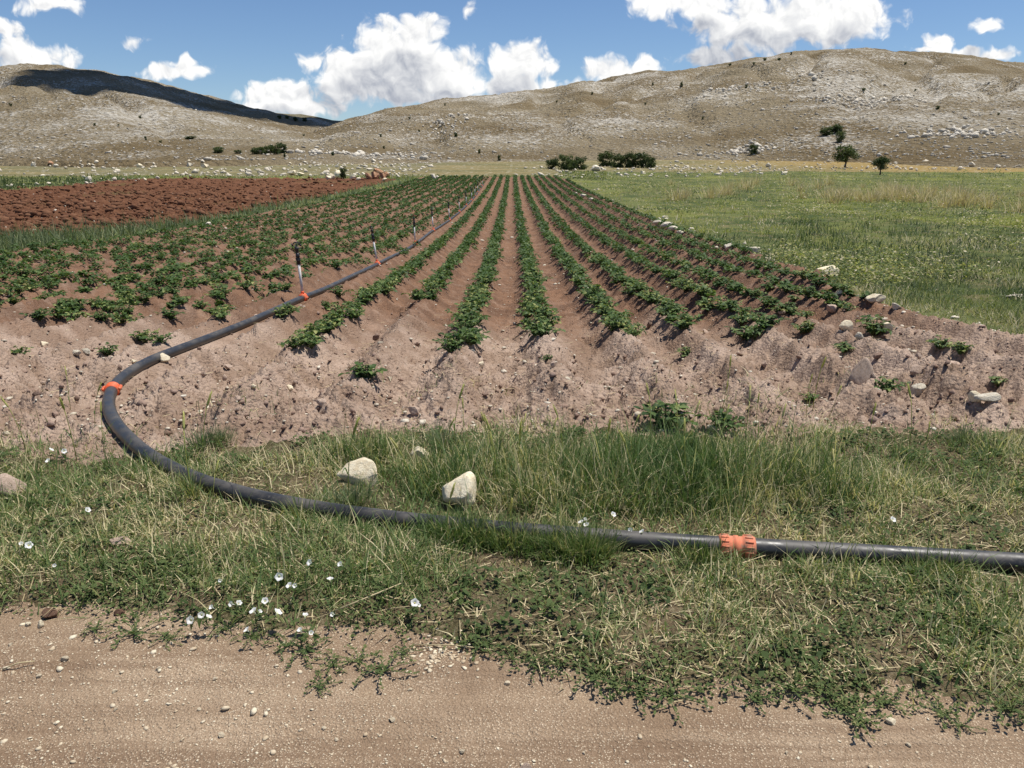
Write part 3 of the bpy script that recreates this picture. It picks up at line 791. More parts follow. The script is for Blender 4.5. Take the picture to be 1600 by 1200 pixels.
# ------------------------------------------------------------------ sprinklers on the pipe
ORD = ["first", "second", "third", "fourth", "fifth", "sixth", "seventh", "eighth", "ninth", "tenth", "eleventh", "twelfth", "thirteenth", "fourteenth"]
def make_sprinkler():
    """parts are built upright, z = 0 on the axis of the pipe (the pipe runs along y)"""
    parts = []
    R = PIPE_R
    g = Geo()
    g.add(*ring_profile((0, 0, 0), (0, 1, 0), [(-0.05, R * 1.02), (-0.05, R * 1.22), (-0.036, R * 1.30), (-0.028, R * 1.14), (0.02, R * 1.14), (0.026, R * 1.28), (0.045, R * 1.24), (0.05, R * 1.02)]))
    for sx in (-1, 1): g.tube([(sx * R * 1.3, -0.03, 0.0), (sx * R * 1.3, 0.03, 0.0)], [0.012, 0.012], 8)
    g.tube([(0, 0, R), (0, 0, R + 0.03), (0, 0, R + 0.034)], [0.022, 0.022, 0.016], 12)
    parts.append(("saddle_clamp", g.mesh("saddle_clamp"), 'orange'))
    g = Geo(); g.tube([(0, 0, R + 0.02), (0, 0, 0.36)], [0.0165, 0.0165], 10)
    parts.append(("riser", g.mesh("riser", True), 'riser'))
    g = Geo()       # valve: socket, body, lever
    g.tube([(0, 0, 0.35), (0, 0, 0.352), (0, 0, 0.39), (0, 0, 0.392), (0, 0, 0.40)], [0.018, 0.024, 0.024, 0.029, 0.029], 12)
    g.tube([(0, 0, 0.40), (0, 0, 0.41), (0, 0, 0.425), (0, 0, 0.43), (0, 0, 0.47)], [0.029, 0.022, 0.022, 0.027, 0.022], 12)
    g.tube([(-0.03, 0, 0.412), (0.03, 0, 0.412)], [0.010, 0.010], 8)
    parts.append(("valve", g.mesh("valve"), 'black_plastic'))
    g = Geo()       # impact head: body, nozzle, swing-arm bridge, spoon
    g.tube([(0, 0, 0.468), (0, 0, 0.50), (0, 0, 0.505), (0, 0, 0.53)], [0.019, 0.019, 0.026, 0.024], 12)
    g.tube([(0, 0, 0.515), (0.0, 0.035, 0.53), (0, 0.062, 0.542)], [0.013, 0.011, 0.007], 8)
    g.tube([(0, -0.01, 0.53), (0, -0.012, 0.575)], [0.006, 0.006], 6)
    parts.append(("nozzle_body", g.mesh("nozzle_body"), 'black_plastic'))
    g = Geo()
    g.tube([(-0.045, 0.0, 0.540), (-0.040, 0, 0.568), (-0.012, 0, 0.580), (0.012, 0, 0.580), (0.040, 0, 0.568), (0.045, 0, 0.540)], [0.007] * 6, 6)
    g.tube([(-0.045, 0, 0.545), (-0.060, 0.01, 0.560), (-0.052, 0.02, 0.575)], [0.007, 0.010, 0.006], 6)
    g.tube([(0.045, 0, 0.542), (0.058, -0.012, 0.550)], [0.008, 0.011], 6)
    parts.append(("swing_arm", g.mesh("swing_arm"), 'arm'))
    return parts
M['arm'] = M['black_plastic']
SP = make_sprinkler()
for _, me, mk in SP: me.materials.append(M[mk])
arm_red = SP[-1][1].copy(); arm_red.materials.clear(); arm_red.materials.append(M['red_plastic'])
for n_, k in enumerate(SPR):
    c = PIPE[k]; d = PIPE[min(k + 1, len(PIPE) - 1)] - PIPE[k - 1]
    root = link("sprinkler", None, None, None, c, (random.uniform(-0.05, 0.05), random.uniform(-0.07, 0.03) - (0.05 if n_ == 1 else 0), math.atan2(-d[0], d[1])), (1, 1, 1.22))
    red = n_ in (2, 5)
    tag(root, f"{'red' if red else 'black'} headed sprinkler on a pale riser, {ORD[n_]} along the black pipe" if n_ < 14 else "sprinkler at the far end of the black pipe", 'sprinkler', 'sprinklers along the irrigation pipe')
    for nm, me, mk in SP:
        o = link(nm, arm_red if (nm == "swing_arm" and red) else me, None, root)
        if nm in ("nozzle_body", "swing_arm", "valve"): o.rotation_euler = (0, 0, random.uniform(0, 6.28) if n_ else 0.6) if nm != "valve" else (0, 0, 0.4 * n_)

LANDMARKS = [((172, 610), "beside the orange collar of the pipe bend"), ((1150, 855), "near the faded orange pipe coupling"), ((720, 765), "around the blocky cream limestone"), ((1347, 590), "around the upright pinkish stone"), ((1550, 615), "around the wide flat pale stone"), ((400, 955), "by the white flower patch"), ((690, 1022), "by the whitish chips"), ((1380, 1120), "by the white road pebble"), ((1390, 512), "beside the pointed cream stone"), ((74, 968), "by the round brown stone"), ((1080, 700), "in the tall green grass stand"), ((66, 541), "by the cream stone of the left headland"), ((562, 740), "around the smooth cream limestone"), ((900, 1040), "in front of the widest grass"), ((1300, 425), "near the big cream boulder"), ((570, 590), "on open headland between the pipe and middle rows"), ((380, 700), "inside the pipe bend")]
LAND_XY = [hit(*q)[:2] for q, _ in LANDMARKS]
def near_what(p): return LANDMARKS[int(np.argmin([(p[0] - q[0]) ** 2 + (p[1] - q[1]) ** 2 for q in LAND_XY]))][1]
ORDW = ["first", "second", "third", "fourth", "fifth", "sixth", "seventh", "eighth", "ninth", "tenth", "eleventh", "twelfth", "thirteenth", "fourteenth", "fifteenth", "sixteenth", "seventeenth", "eighteenth", "nineteenth", "twentieth", "twenty-first", "twenty-second", "twenty-third", "twenty-fourth", "twenty-fifth", "twenty-sixth"]
# ------------------------------------------------------------------ potato plants
def leaflet(L, W, fold=0.25, droop=0.25):
    """ovate leaflet along +x, folded on its midrib: 8 verts, 6 tris"""
    V = [(0, 0, 0), (L * .38, W * .5, fold * W * .5), (L * .75, W * .36, fold * W * .36 - droop * L * .3), (L, 0, -droop * L * .75), (L * .75, -W * .36, fold * W * .36 - droop * L * .3), (L * .38, -W * .5, fold * W * .5), (L * .45, 0, -droop * L * .08)]
    T = [(0, 6, 1), (1, 6, 2), (2, 6, 3), (3, 6, 4), (4, 6, 5), (5, 6, 0)]
    return np.array(V), np.array(T)
def rot_to(V, yaw, pit, roll):
    m = np.array((Matrix.Rotation(yaw, 3, 'Z') @ Matrix.Rotation(pit, 3, 'Y') @ Matrix.Rotation(roll, 3, 'X')))
    return V @ m.T
def potato_variant(seed, nst=9, spread=0.17, height=0.15, leaf=0.046):
    r = random.Random(seed); F = Geo(); S = Geo()
    for s in range(nst):
        yaw = 2 * math.pi * (s + r.uniform(-.3, .3)) / nst
        reach = spread * r.uniform(0.45, 1.1) * (0.35 if s % 3 == 0 else 1); hh = height * r.uniform(0.65, 1.15) * (1.2 if s % 3 == 0 else 0.9)
        pts = []
        for t in (0, .3, .6, .85, 1.0):
            pts.append(Vector((math.cos(yaw) * reach * t, math.sin(yaw) * reach * t, -0.02 + hh * (math.sin(t * 1.75)))))
        S.tube(pts, [0.0055, 0.005, 0.004, 0.003, 0.002], 5)
        for t in (0.30, 0.45, 0.60, 0.74, 0.88, 1.0):
            i = min(int(t * 4), 3)
            b = Vector((math.cos(yaw) * reach * t, math.sin(yaw) * reach * t, -0.02 + hh * math.sin(t * 1.75)))
            for sg in ((-1, 1) if t < 1 else (0,)):
                L = leaf * r.uniform(0.75, 1.25) * (1.2 if t == 1 else 1)
                V, T = leaflet(L, L * r.uniform(0.62, 0.8), r.uniform(-0.15, 0.5), r.uniform(0.0, 0.6))
                V = rot_to(V, yaw + sg * r.uniform(0.8, 1.4) + r.uniform(-.3, .3), r.uniform(-0.55, 0.35), r.uniform(-0.5, 0.5))
                F.add(V + np.array(b), None, T, min(1, max(0, r.gauss(0.48, 0.27))))
    return F.mesh("foliage"), S.mesh("stem")
POT = [potato_variant(300 + i, 11 + i % 4) for i in range(10)]
for f, s in POT: f.materials.append(M['potato']); s.materials.append(M['potato_stem'])
def potato(x, y, z, sc, label, group):
    root = link("potato_plant", None, None, None, (x, y, z), (0, 0, random.uniform(0, 6.28)), (sc * random.uniform(.9, 1.1), sc * random.uniform(.9, 1.1), sc * random.uniform(.85, 1.1)))
    tag(root, label, 'potato plant', group)
    f, s = random.choice(POT)
    link("foliage", f, None, root); link("stem", s, None, root)
START = {0.30: 6.5, 1.02: 6.5, 1.66: 7.0, 2.40: 6.9, 3.05: 7.8, 3.75: 8.2, 4.40: 9.0, 5.08: 13.5, -0.42: 5.85, -1.08: 9.0, -1.74: 5.85, -2.40: 7.6}
lone = [(572,592,0.8),(500,612,0),(1072,556,0.55),(1040,672,1.1),(1130,672,0.75),(1365,522,1.15),(1258,520,0.75),(1320,551,0.7),(1470,545,0.75),(1500,552,0.6),(1385,612,0.7),(1290,470,0.95),(1218,490,0.75),(1165,530,0.9),(1180,528,0.8),(1560,602,0.5),(225,535,0.85),(250,540,0.65),(170,556,0.7),(32,556,0.6),(855,570,0.3),(1265,625,0.4),(1200,455,0.85),(1240,470,0.6)]
for px, py, sc in lone:
    if sc <= 0: continue
    p = hit(px, py)
    potato(p[0], p[1], p[2] - 0.01, sc, "lone potato plant on bare soil " + near_what(p), 'lone potato plants')
cand = []
for xr in ROWS:
    key = min(START, key=lambda k: abs(k - xr)); y0 = START[key] if abs(key - xr) < 0.05 else 7.6 + 0.10 * (xr + 3)
    y = y0 + random.uniform(0, .2)
    while y < 82:
        ll = float(left_line(y))
        left = xr < -2.6
        gap = 0.06 if -2.0 < xr < 2.4 else (0.03 if left else 0.25)
        if xr > 2.5 and y < 11: gap = 0.45
        if abs(xr + 2.40) < .05 and y < 14: gap = 0.45
        if abs(xr + 3.06) < .05 and y < 13: gap = 0.6
        if abs(xr + 1.08) < .05 and y < 11: gap = 0.15
        patch = float(vnoise(xr * 0.9, y * 0.35, 91))
        if left and patch < 0.22: gap = 0.6
        if ll + 0.1 < xr < float(right_line(y)) - 0.05 and random.random() > gap:
            jx = random.gauss(0, 0.05 if not left else 0.13)
            big = random.triangular(0.42, 1.05, 0.78) * (1.0 if not left else 0.98) * (0.85 if xr > 2.5 and y < 14 else 1)
            if left and y < 7.6 and random.random() < .5: pass
            else: cand.append((xr + jx, y, big))
        y += random.uniform(0.12, 0.19) * (1 if y < 30 else 1.35)
cand = np.array(cand)
cand = cand[pipe_dist(cand[:, 0], cand[:, 1])[0] > np.where(cand[:, 1] < 16, 0.24, 0.10)]
_px = np.interp(cand[:, 1], PP[_bend:, 1][_o2], PP[_bend:, 0][_o2])
cand = cand[~((cand[:, 1] > 8.3) & (cand[:, 1] < 15.2) & (cand[:, 0] > _px - 0.1) & (cand[:, 0] < _px + 0.55) & (RNG.uniform(0, 1, len(cand)) < 0.85))]
pm = np.abs(cand[:, 0]) < 0.72 * cand[:, 1] + 0.3
order = np.argsort(np.where(pm, cand[:, 1] / cand[:, 2], 1e6))
near_ids = order[:300 - len(lone) + 1]
cz = near_h(cand[:, 0], cand[:, 1])
for i in near_ids:
    x, y, s = cand[i]
    lr = f"leafy green potato plant in the {ORDW[int(np.argsort(-ROWS).tolist().index(int(np.argmin(np.abs(ROWS - x)))))]} planted row counted from the meadow"
    potato(x, y, cz[i] - 0.015, s, lr, 'potato plants in the field rows')
rest = np.setdiff1d(np.arange(len(cand)), near_ids)
def leaf_mass(name, X, S, per, leaf, mat, label, spread=0.16, hgt=0.17, seed=0, kite=True):
    r = np.random.default_rng(seed); n = len(X)
    N = n * per
    a = r.uniform(0, 2 * np.pi, N); rad = np.sqrt(r.uniform(0, 1, N)) * spread; zz = hgt * (1 - (rad / spread) ** 2 * 0.75) * r.uniform(0.35, 1.1, N)
    Sx = np.repeat(S, per); C = np.repeat(X, per, 0) + np.stack([np.cos(a) * rad * Sx, np.sin(a) * rad * Sx, zz * Sx], -1)
    L = np.repeat(leaf, per) * r.uniform(0.7, 1.3, N)
    yaw = a + r.normal(0, 0.7, N); pit = r.uniform(-0.7, 0.5, N); rol = r.uniform(-0.6, 0.6, N)
    fx = np.stack([np.cos(yaw) * np.cos(pit), np.sin(yaw) * np.cos(pit), -np.sin(pit)], -1)
    sd = np.stack([-np.sin(yaw) * np.cos(rol), np.cos(yaw) * np.cos(rol), np.sin(rol)], -1)
    V = np.stack([C - fx * L[:, None] * .5, C + sd * L[:, None] * .36, C + fx * L[:, None] * .5, C - sd * L[:, None] * .36], 1).reshape(-1, 3)
    Q = np.arange(N * 4).reshape(N, 4)
    tint = np.repeat(np.clip(r.normal(0.42 if mat != 'meadow_grass' else 0.50, 0.15, N) + np.repeat(r.normal(0, 0.12, n), per), 0, 1), 4)
    o = link(name, np_mesh(name, V, None, Q, {'tint': tint}), M[mat])
    return tag(o, label, kind='stuff')
R_ = cand[rest]; Rz = cz[rest]
mid = R_[:, 1] < 22
Xm = np.column_stack([R_[:, 0], R_[:, 1], Rz])
leaf_mass("potato_crop", Xm[mid], R_[mid, 2], 46, np.full(mid.sum(), 0.062), 'potato', "green potato plants of the middle distance rows", seed=1)
leaf_mass("potato_crop", Xm[~mid], R_[~mid, 2], 13, 0.065 + 0.0012 * R_[~mid, 1], 'potato', "green potato plants of the far rows", seed=2)

# ------------------------------------------------------------------ grass
def blades(name, P, h, w, mat, label, tint, lean=0.5, curl=0.5, segs=3, seed=0, kind='stuff', az=None, cat=None):
    r = np.random.default_rng(seed); n = len(P)
    az = r.uniform(0, 2 * np.pi, n) if az is None else az
    ln = np.abs(r.normal(0, 1, n)) * lean; cu = np.abs(r.normal(0, 1, n)) * curl
    fa = az + r.normal(np.pi / 2, 0.5, n)
    side = np.stack([np.cos(fa), np.sin(fa), np.zeros(n)], -1)
    d = np.stack([np.cos(az), np.sin(az), np.zeros(n)], -1)
    rows = []
    for i in range(segs + 1):
        t = i / segs
        th = ln * 0.8 + cu * t * 1.3
        th = np.minimum(th, 1.75)
        # point along an arc whose angle from the vertical grows with t
        if i == 0: c = P.copy(); rows.append((c, w)); prev = c
        else:
            c = prev + (h / segs)[:, None] * (d * np.sin(th)[:, None] + np.array([0, 0, 1]) * np.cos(th)[:, None]); prev = c
            rows.append((c, w * (1 - t) ** 0.6 if t < 1 else None))
    V = []; 
    for c, ww in rows[:-1]:
        V += [c - side * ww[:, None] / 2, c + side * ww[:, None] / 2]
    V.append(rows[-1][0])
    k = len(V)
    V = np.stack(V, 1).reshape(-1, 3)
    b = np.arange(n)[:, None] * k
    Q = np.concatenate([b + np.array([[2 * i, 2 * i + 1, 2 * i + 3, 2 * i + 2]]) for i in range(segs - 1)]) if segs > 1 else None
    T = b + np.array([[2 * segs - 2, 2 * segs - 1, 2 * segs]])
    me = np_mesh(name, V, T, Q, {'tint': np.repeat(np.clip(tint, 0, 1), k)})
    if kind is None: me.materials.append(M[mat]); return me
    o = link(name, me, M[mat])
    return tag(o, label, cat, kind=kind)

def verge_grass():
    r = np.random.default_rng(5)
    N = 600000
    x = r.uniform(-4.6, 4.6, N); y = r.uniform(1.6, 5.3, N)
    keep = np.abs(x) < 0.8 * y + 0.7
    x, y = x[keep], y[keep]
    re_, ve_ = road_edge(x), verge_end(x)
    d_in = np.minimum((y - re_) / 0.30, (ve_ - y + 0.55 * fbm(x * 2.1, y * 2.1, 3, 207)) / 0.30)
    patch = fbm(x * 2.6, y * 2.6, 4, 201) + 0.45 * fbm(x * 9, y * 9, 3, 202)
    dens = np.clip(0.66 + 1.25 * patch, 0.16, 1) * np.clip(d_in + 0.25, 0, 1)
    # stragglers spreading out over the soil of the headland
    strag = np.clip(fbm(x * 1.7 + 2, y * 1.7, 3, 208) + 0.10, 0, 1) * np.exp(-np.maximum(y - ve_, 0) / 0.35)
    dens = np.maximum(dens, 0.55 * strag * (y > ve_ - 0.2))
    # bare earth patches and tall green stands that the photograph shows
    def spot(px, py, rx, ry):
        p = hit(px, py); return np.exp(-(((x - p[0]) / rx) ** 2 + ((y - p[1]) / ry) ** 2))
    bare = spot(610, 790, .22, .22) + 0.8 * spot(420, 705, .35, .18) + 0.7 * spot(560, 690, .2, .12) + 0.25 * spot(1180, 905, .5, .06) + spot(1290, 815, .2, .15) + spot(700, 985, .15, .12) + 0.6 * spot(430, 745, .25, .2) + 0.4 * spot(1000, 895, .15, .1) + 0.7 * spot(1500, 740, .5, .3) + 0.5 * spot(250, 880, .4, .1)
    tall = (0.55 + 0.9 * vnoise(x * 6, y * 6, 205)) * (spot(1130, 760, .75, .30) + spot(800, 750, .55, .36)) + 0.7 * spot(1060, 740, .25, .3) + 0.5 * spot(560, 715, .3, .2) + 0.35 * spot(300, 735, .35, .2)
    over = spot(700, 838, .16, .05) + spot(800, 845, .22, .055) + spot(900, 852, .2, .055) + 0.7 * spot(1085, 868, .10, .04) + 0.6 * spot(1450, 892, .12, .04)
    tall = tall + 0.75 * np.clip(over, 0, 1)
    dens = np.clip(dens * (1 - 0.85 * np.clip(bare, 0, 1)) + 0.6 * tall, 0, 1)
    k = r.uniform(0, 1, len(x)) < dens * 0.86
    x, y, tall, patch = x[k], y[k], np.clip(tall[k], 0, 1), patch[k]
    # no blade stands under the pipe
    near = np.abs(PIPE[:, 1]) < 5.5
    pp = PIPE[near][::2]
    dm = np.full(len(x), 9.0)
    for s in range(0, len(pp), 40):
        q = pp[s:s + 40]
        dm = np.minimum(dm, np.sqrt((x[:, None] - q[:, 0]) ** 2 + (y[:, None] - q[:, 1]) ** 2).min(1))
    k = (dm > 0.042) & (dm > 0.02)
    x, y, tall, patch = x[k], y[k], tall[k], patch[k]
    z = near_h(x, y) - 0.008
    n = len(x)
    h = r.gamma(3.2, 0.0165, n) * (1 + 0.5 * np.clip(patch, -0.5, 1)) + 0.012
    h = h * (1 + 1.5 * tall)
    w = r.uniform(0.0028, 0.0068, n)
    straw = fbm(x * 1.3 + 4, y * 1.3, 3, 210)
    tint = r.normal(0.34, 0.15, n) + 0.12 * straw - 0.16 * tall
    dry = r.uniform(0, 1, n) < np.clip(0.22 + 0.5 * straw - 0.20 * tall, 0.05, 0.6)
    tint = np.where(dry, r.uniform(0.72, 1.0, n), tint)
    ln = np.where(tall > 0.4, 0.35, 1.0)
    P = np.stack([x, y, z], -1)
    a = tall < 0.4
    blades("verge_grass", P[a], h[a], w[a], 'grass', "short tangled grass of the roadside verge", tint[a], 0.75, 0.9, 2, 6)
    blades("tall_grass", P[~a], h[~a], w[~a], 'grass', "taller dark green grass stand on the verge", tint[~a], 0.38, 0.6, 3, 7)
    # a few blades that lean over the pipe from its sides
verge_grass()

def sample_fan(n, y0, y1, u0, u1, seed, power=1.0):
    """points over a wedge of land, denser close by"""
    r = np.random.default_rng(seed)
    t = r.uniform(0, 1, n)
    y = 1 / (1 / y0 ** power + t * (1 / y1 ** power - 1 / y0 ** power)) ** (1 / power)
    return r.uniform(u0, u1, n) * y, y, r
def meadow():
    x, y, r = sample_fan(150000, 5.2, 108, 0.0, 0.85, 15, 0.75)
    k = (zone_of(x, y) == 4) & (x > 3.5)
    x, y = x[k], y[k]; n = len(x)
    z = near_h(x, y) - 0.01
    yg = fbm(x * 0.16, y * 0.11, 3, 301); dryp = fbm(x * 0.25 + 9, y * 0.2, 3, 302); dk = fbm(x * 0.5, y * 0.35, 3, 303)
    # tall pale dry tufts stand in a belt 22 to 40 m out
    h = (r.gamma(6, 0.022, n) * (1 + 0.5 * dk) + 0.03) * np.clip(0.55 + (x - 4.4) * 0.4, 0.4, 1.0) * np.clip(0.5 + 0.2 * (y - 5.5), 0.5, 1)
    w = np.maximum(0.0045, 0.0010 * y) * r.uniform(0.7, 1.3, n)
    cl = fbm(x * 1.3, y * 0.7, 3, 306)
    h = h * np.clip(1 + 1.3 * cl, 0.35, 2.0)
    tint = np.clip(r.normal(0.27, 0.11, n) + 0.24 * dk - 0.34 * cl, 0, 0.55) + np.clip(yg + 0.14, 0, 1) * 3.2 * sstep(13, 24, y)
    dry = r.uniform(0, 1, n) < np.clip(0.10 + 0.8 * (dryp - 0.08) + 0.45 * np.exp(-((y - 6.3) / 1.3) ** 2) + 0.4 * np.exp(-((x - right_line(y)) / 0.5) ** 2), 0.06, 0.6)
    dry = dry | (r.uniform(0, 1, n) < 0.42 * sstep(38, 60, y) * sstep(95, 80, y))
    tint = np.where(dry, r.uniform(0.75, 1.0, n), np.clip(tint, 0, 0.68))
    blades("meadow_grass", np.stack([x, y, z], -1), h * 0.85, w, 'meadow_grass', "lush green and yellowish grass of the meadow", tint, 0.6, 0.8, 2, 16)
meadow()
def meadow_weeds():
    x, y, r = sample_fan(5200, 6.5, 95, 0.05, 0.85, 115, 0.6)
    k = (zone_of(x, y) == 4) & (x > right_line(y) + 0.2) & (fbm(x * 0.3, y * 0.2, 3, 311) > -0.05)
    x, y = x[k], y[k]; n = len(x); z = near_h(x, y)
    a = r.uniform(0, 1, n) < 0.55
    for q, mat, lb, hh in ((a, 'weed', "dark leafy weeds scattered through the meadow", 0.22), (~a, 'meadow_grass', "pale yellowish weeds scattered through the meadow", 0.26)):
        leaf_mass("meadow_weeds", np.stack([x, y, z], -1)[q], (r.uniform(0.5, 1.5, n) * (1 + y / 40))[q], 22, (0.035 + 0.0014 * y)[q], mat, lb, 0.30, hh, 117 if mat == 'weed' else 118)
meadow_weeds()
def left_grass():
    x, y, r = sample_fan(120000, 10, 84, -0.95, 0.0, 25, 0.8)
    j = 0.25 * fbm(x * 0.8, y * 0.8, 3, 31)
    ll = left_line(y)
    strip = (zone_of(x, y) == 4) & (x < ll + 0.6) & (x > ll - 6) & (y < 84)
    k = strip
    x, y = x[k], y[k]; n = len(x)
    z = near_h(x, y) - 0.01
    h = (r.gamma(6, 0.05, n)) * (1 + 0.5 * fbm(x * 0.7, y * 0.4, 3, 44)) + 0.04
    blades("strip_grass", np.stack([x, y, z], -1), h, np.maximum(0.005, 0.0010 * y) * r.uniform(.7, 1.3, n), 'grey_grass', "grey-green grass strip between potatoes and ploughed field", r.normal(0.32, 0.25, n), 0.35, 0.5, 2, 26)
    x, y, r = sample_fan(60000, 40, 105, -1.0, 0.12, 27, 0.5)
    k = (zone_of(x, y) == 4) & ((y > 76) | (x < -34))
    x, y = x[k], y[k]; n = len(x); z = near_h(x, y) - 0.01
    g = fbm(x * 0.06, y * 0.1, 3, 45)
    green = sstep(-30, -36, x) * sstep(84, 74, y)
    tint = np.where(green > 0.5, r.normal(0.22, 0.08, n), np.clip(r.normal(0.66, 0.2, n) + 0.35 * g, 0.25, 0.95))
    blades("pasture_grass", np.stack([x, y, z], -1), r.gamma(5, 0.03, n) + 0.05, 0.0011 * y * r.uniform(.7, 1.3, n), 'meadow_grass', "green and dry pasture grass beyond the ploughed field", tint, 0.35, 0.5, 2, 28)
left_grass()
# litter of straw and creeping leaves
def litter():
    r = np.random.default_rng(33)
    N = 20000
    x = r.uniform(-5, 5, N); y = 2.0 + 7 * r.uniform(0, 1, N) ** 1.6
    pat = fbm(x * 1.4, y * 1.4, 3, 61)
    zn = zone_of(x, y)
    k = (np.abs(x) < 0.8 * y + .5) & (((zn == 1) & (r.uniform(0, 1, N) < 0.8)) | ((zn == 2) & (r.uniform(0, 1, N) < np.clip(0.15 + 1.1 * pat, 0.02, .8) * np.clip(2.2 - 0.25 * y, .1, 1))))
    x, y = x[k], y[k]; n = len(x)
    z = near_h(x, y) + 0.006
    V0 = np.array([(-.5, -.5, 0), (.5, -.5, 0), (.5, .5, 0), (-.5, .5, 0)]); F0 = np.array([(0, 1, 2, 3)])
    L = r.gamma(4, 0.012, n) + 0.01
    P, F = merge_copies(V0, F0, np.stack([x, y, z + L * 0.1], -1), r.uniform(0, 6.28, n), np.stack([L, np.full(n, 0.0028), np.ones(n)], -1), r.normal(0, 0.35, n))
    o = link("straw_litter", np_mesh("straw_litter", P, None, F, {'tint': np.repeat(r.uniform(0, 1, n), 4)}), M['straw'])
    tag(o, "loose straw bits lying on soil and verge", kind='stuff')
    # broad-leaved weeds mixed through the verge
    N = 2500
    x = r.uniform(-3.6, 3.6, N); y = r.uniform(2.0, 4.4, N)
    k = (zone_of(x, y) == 1) & (fbm(x * 2.0 + 5, y * 2.0, 3, 75) > 0.02) & (np.abs(x) < 0.75 * y + 0.4) & (pipe_dist(x, y)[0] > 0.12)
    x, y = x[k], y[k]; n = len(x); z = near_h(x, y)
    leaf_mass("verge_weeds", np.stack([x, y, z], -1), r.uniform(0.4, 1.0, n), 16, r.uniform(0.013, 0.028, n), 'weed', "broad-leaved weeds mixed into the verge grass", 0.075, 0.07, 76)
    # creeping small leaves along the road edge
    N = 11000
    x = r.uniform(-3.2, 3.2, N); off = np.abs(r.normal(0.05, 0.45, N)) - 0.1 * r.uniform(0, 1, N); y = road_edge(x) + off
    pt = fbm(x * 2.2, y * 3.0, 3, 71) + 0.15 * sstep(-0.6, 0.6, x)
    k = (r.uniform(0, 1, N) < np.clip(1.6 * pt + 0.05, 0, 1)) & (off > -0.22 + 0.15 * fbm(x * 4, y * 4, 2, 72))
    x, y = x[k], y[k]; n = len(x); z = near_h(x, y)
    leaf_mass("creeping_weeds", np.stack([x, y, z], -1), np.full(n, 0.45), 2, np.full(n, 0.014), 'weed', "low creeping weeds along the dirt road edge", 0.06, 0.10, 73)
litter()

# ------------------------------------------------------------------ gravel, clods, small stones (uncountable)
def ico():
    bm = bmesh.new(); bmesh.ops.create_icosphere(bm, subdivisions=1, radius=1.0)
    V = np.array([v.co[:] for v in bm.verts]); F = np.array([[v.index for v in f.verts] for f in bm.faces]); bm.free(); return V, F
def scatter(name, x, y, size, mat, label, seed, flat=0.6, z=None, sink=0.3, smooth=False):
    V0, F0 = ico(); r = np.random.default_rng(seed); n = len(x)
    z = near_h(x, y) if z is None else z
    parts = []
    nv = 6
    which = r.integers(0, nv, n); VV = []; FF = []; off = 0
    for v in range(nv):
        k = which == v
        if not k.any(): continue
        rr = np.random.default_rng(seed * 10 + v)
        V = V0 * (1 + rr.normal(0, 0.16, (len(V0), 1)))
        for _ in range(4):
            nn = rr.normal(0, 1, 3); nn /= np.linalg.norm(nn); dd = V @ nn
            V = V - np.maximum(dd - 0.62, 0)[:, None] * nn
        m = k.sum(); sc = size[k][:, None] * np.stack([r.uniform(.8, 1.4, m), r.uniform(.7, 1.1, m), r.uniform(.7, 1.2, m) * flat], -1)
        P, F = merge_copies(V, F0, np.stack([x[k], y[k], z[k] + sc[:, 2] * (1 - 2 * sink)], -1), r.uniform(0, 6.28, m), sc, r.normal(0, 0.3, m))
        VV.append(P); FF.append(F + off); off += len(P)
    o = link(name, np_mesh(name, np.concatenate(VV), np.concatenate(FF), smooth=smooth), M[mat])
    return tag(o, label, kind='stuff')
r = np.random.default_rng(81)
N = 19500
x = r.uniform(-2.6, 2.6, N); y = r.uniform(1.3, 2.65, N)
strew = fbm(x * 1.5, y * 1.5, 3, 82) + 1.3 * sstep(0.1, -0.9, x) * sstep(2.2, 1.75, y) + 0.5 * sstep(1.85, 1.65, y)
k = (zone_of(x, y) == 0) & (r.uniform(0, 1, N) < np.clip(0.14 + 0.85 * strew, 0.04, 1))
scatter("gravel", x[k], y[k], np.minimum(0.0011 + 0.0013 * r.lognormal(0, 0.8, k.sum()), 0.013), 'gravel', "pale gravel strewn on the dirt road", 83, 0.5)
p = hit(690, 1022)
N = 150
x = p[0] + r.normal(0, .07, N); y = p[1] + r.normal(0, .05, N)
scatter("gravel", x, y, r.uniform(0.003, 0.010, N), 'gravel', "patch of whitish chips at the road edge", 84, 0.5)
N = 9000
x, y, r = sample_fan(N, 4.0, 14, -0.85, 0.85, 85, 1.6)
k = (zone_of(x, y) == 2)
x, y = x[k], y[k]; n = len(x)
scatter("soil_clods", x, y, np.minimum(r.gamma(1.4, 0.0042, n) + 0.002, 0.035) * np.clip(1.4 - 0.07 * y, .5, 1), 'clod', "crumbly dry clods of field soil", 86, 0.75, sink=0.35)
x, y, r = sample_fan(12500, 18, 80, -0.95, 0.0, 87, 0.6)
k = (zone_of(x, y) == 3)
x, y = x[k], y[k]; n = len(x)
scatter("plough_clods", x, y, np.minimum(r.gamma(1.7, 0.036, n) + 0.025, 0.24), 'red_clod', "rough red-brown clods turned up by the plough", 88, 0.75, sink=0.3)
x, y, r = sample_fan(5200, 4.2, 80, -0.9, 0.6, 89, 0.7)
k = ((zone_of(x, y) == 2) | (zone_of(x, y) == 3))
x, y = x[k], y[k]; n = len(x)
scatter("field_pebbles", x, y, (r.gamma(1.6, 0.004, n) + 0.003) * np.clip(y / 9, 1, 3.2), 'pale_stone', "small pale stones scattered over the fields", 90, 0.6)

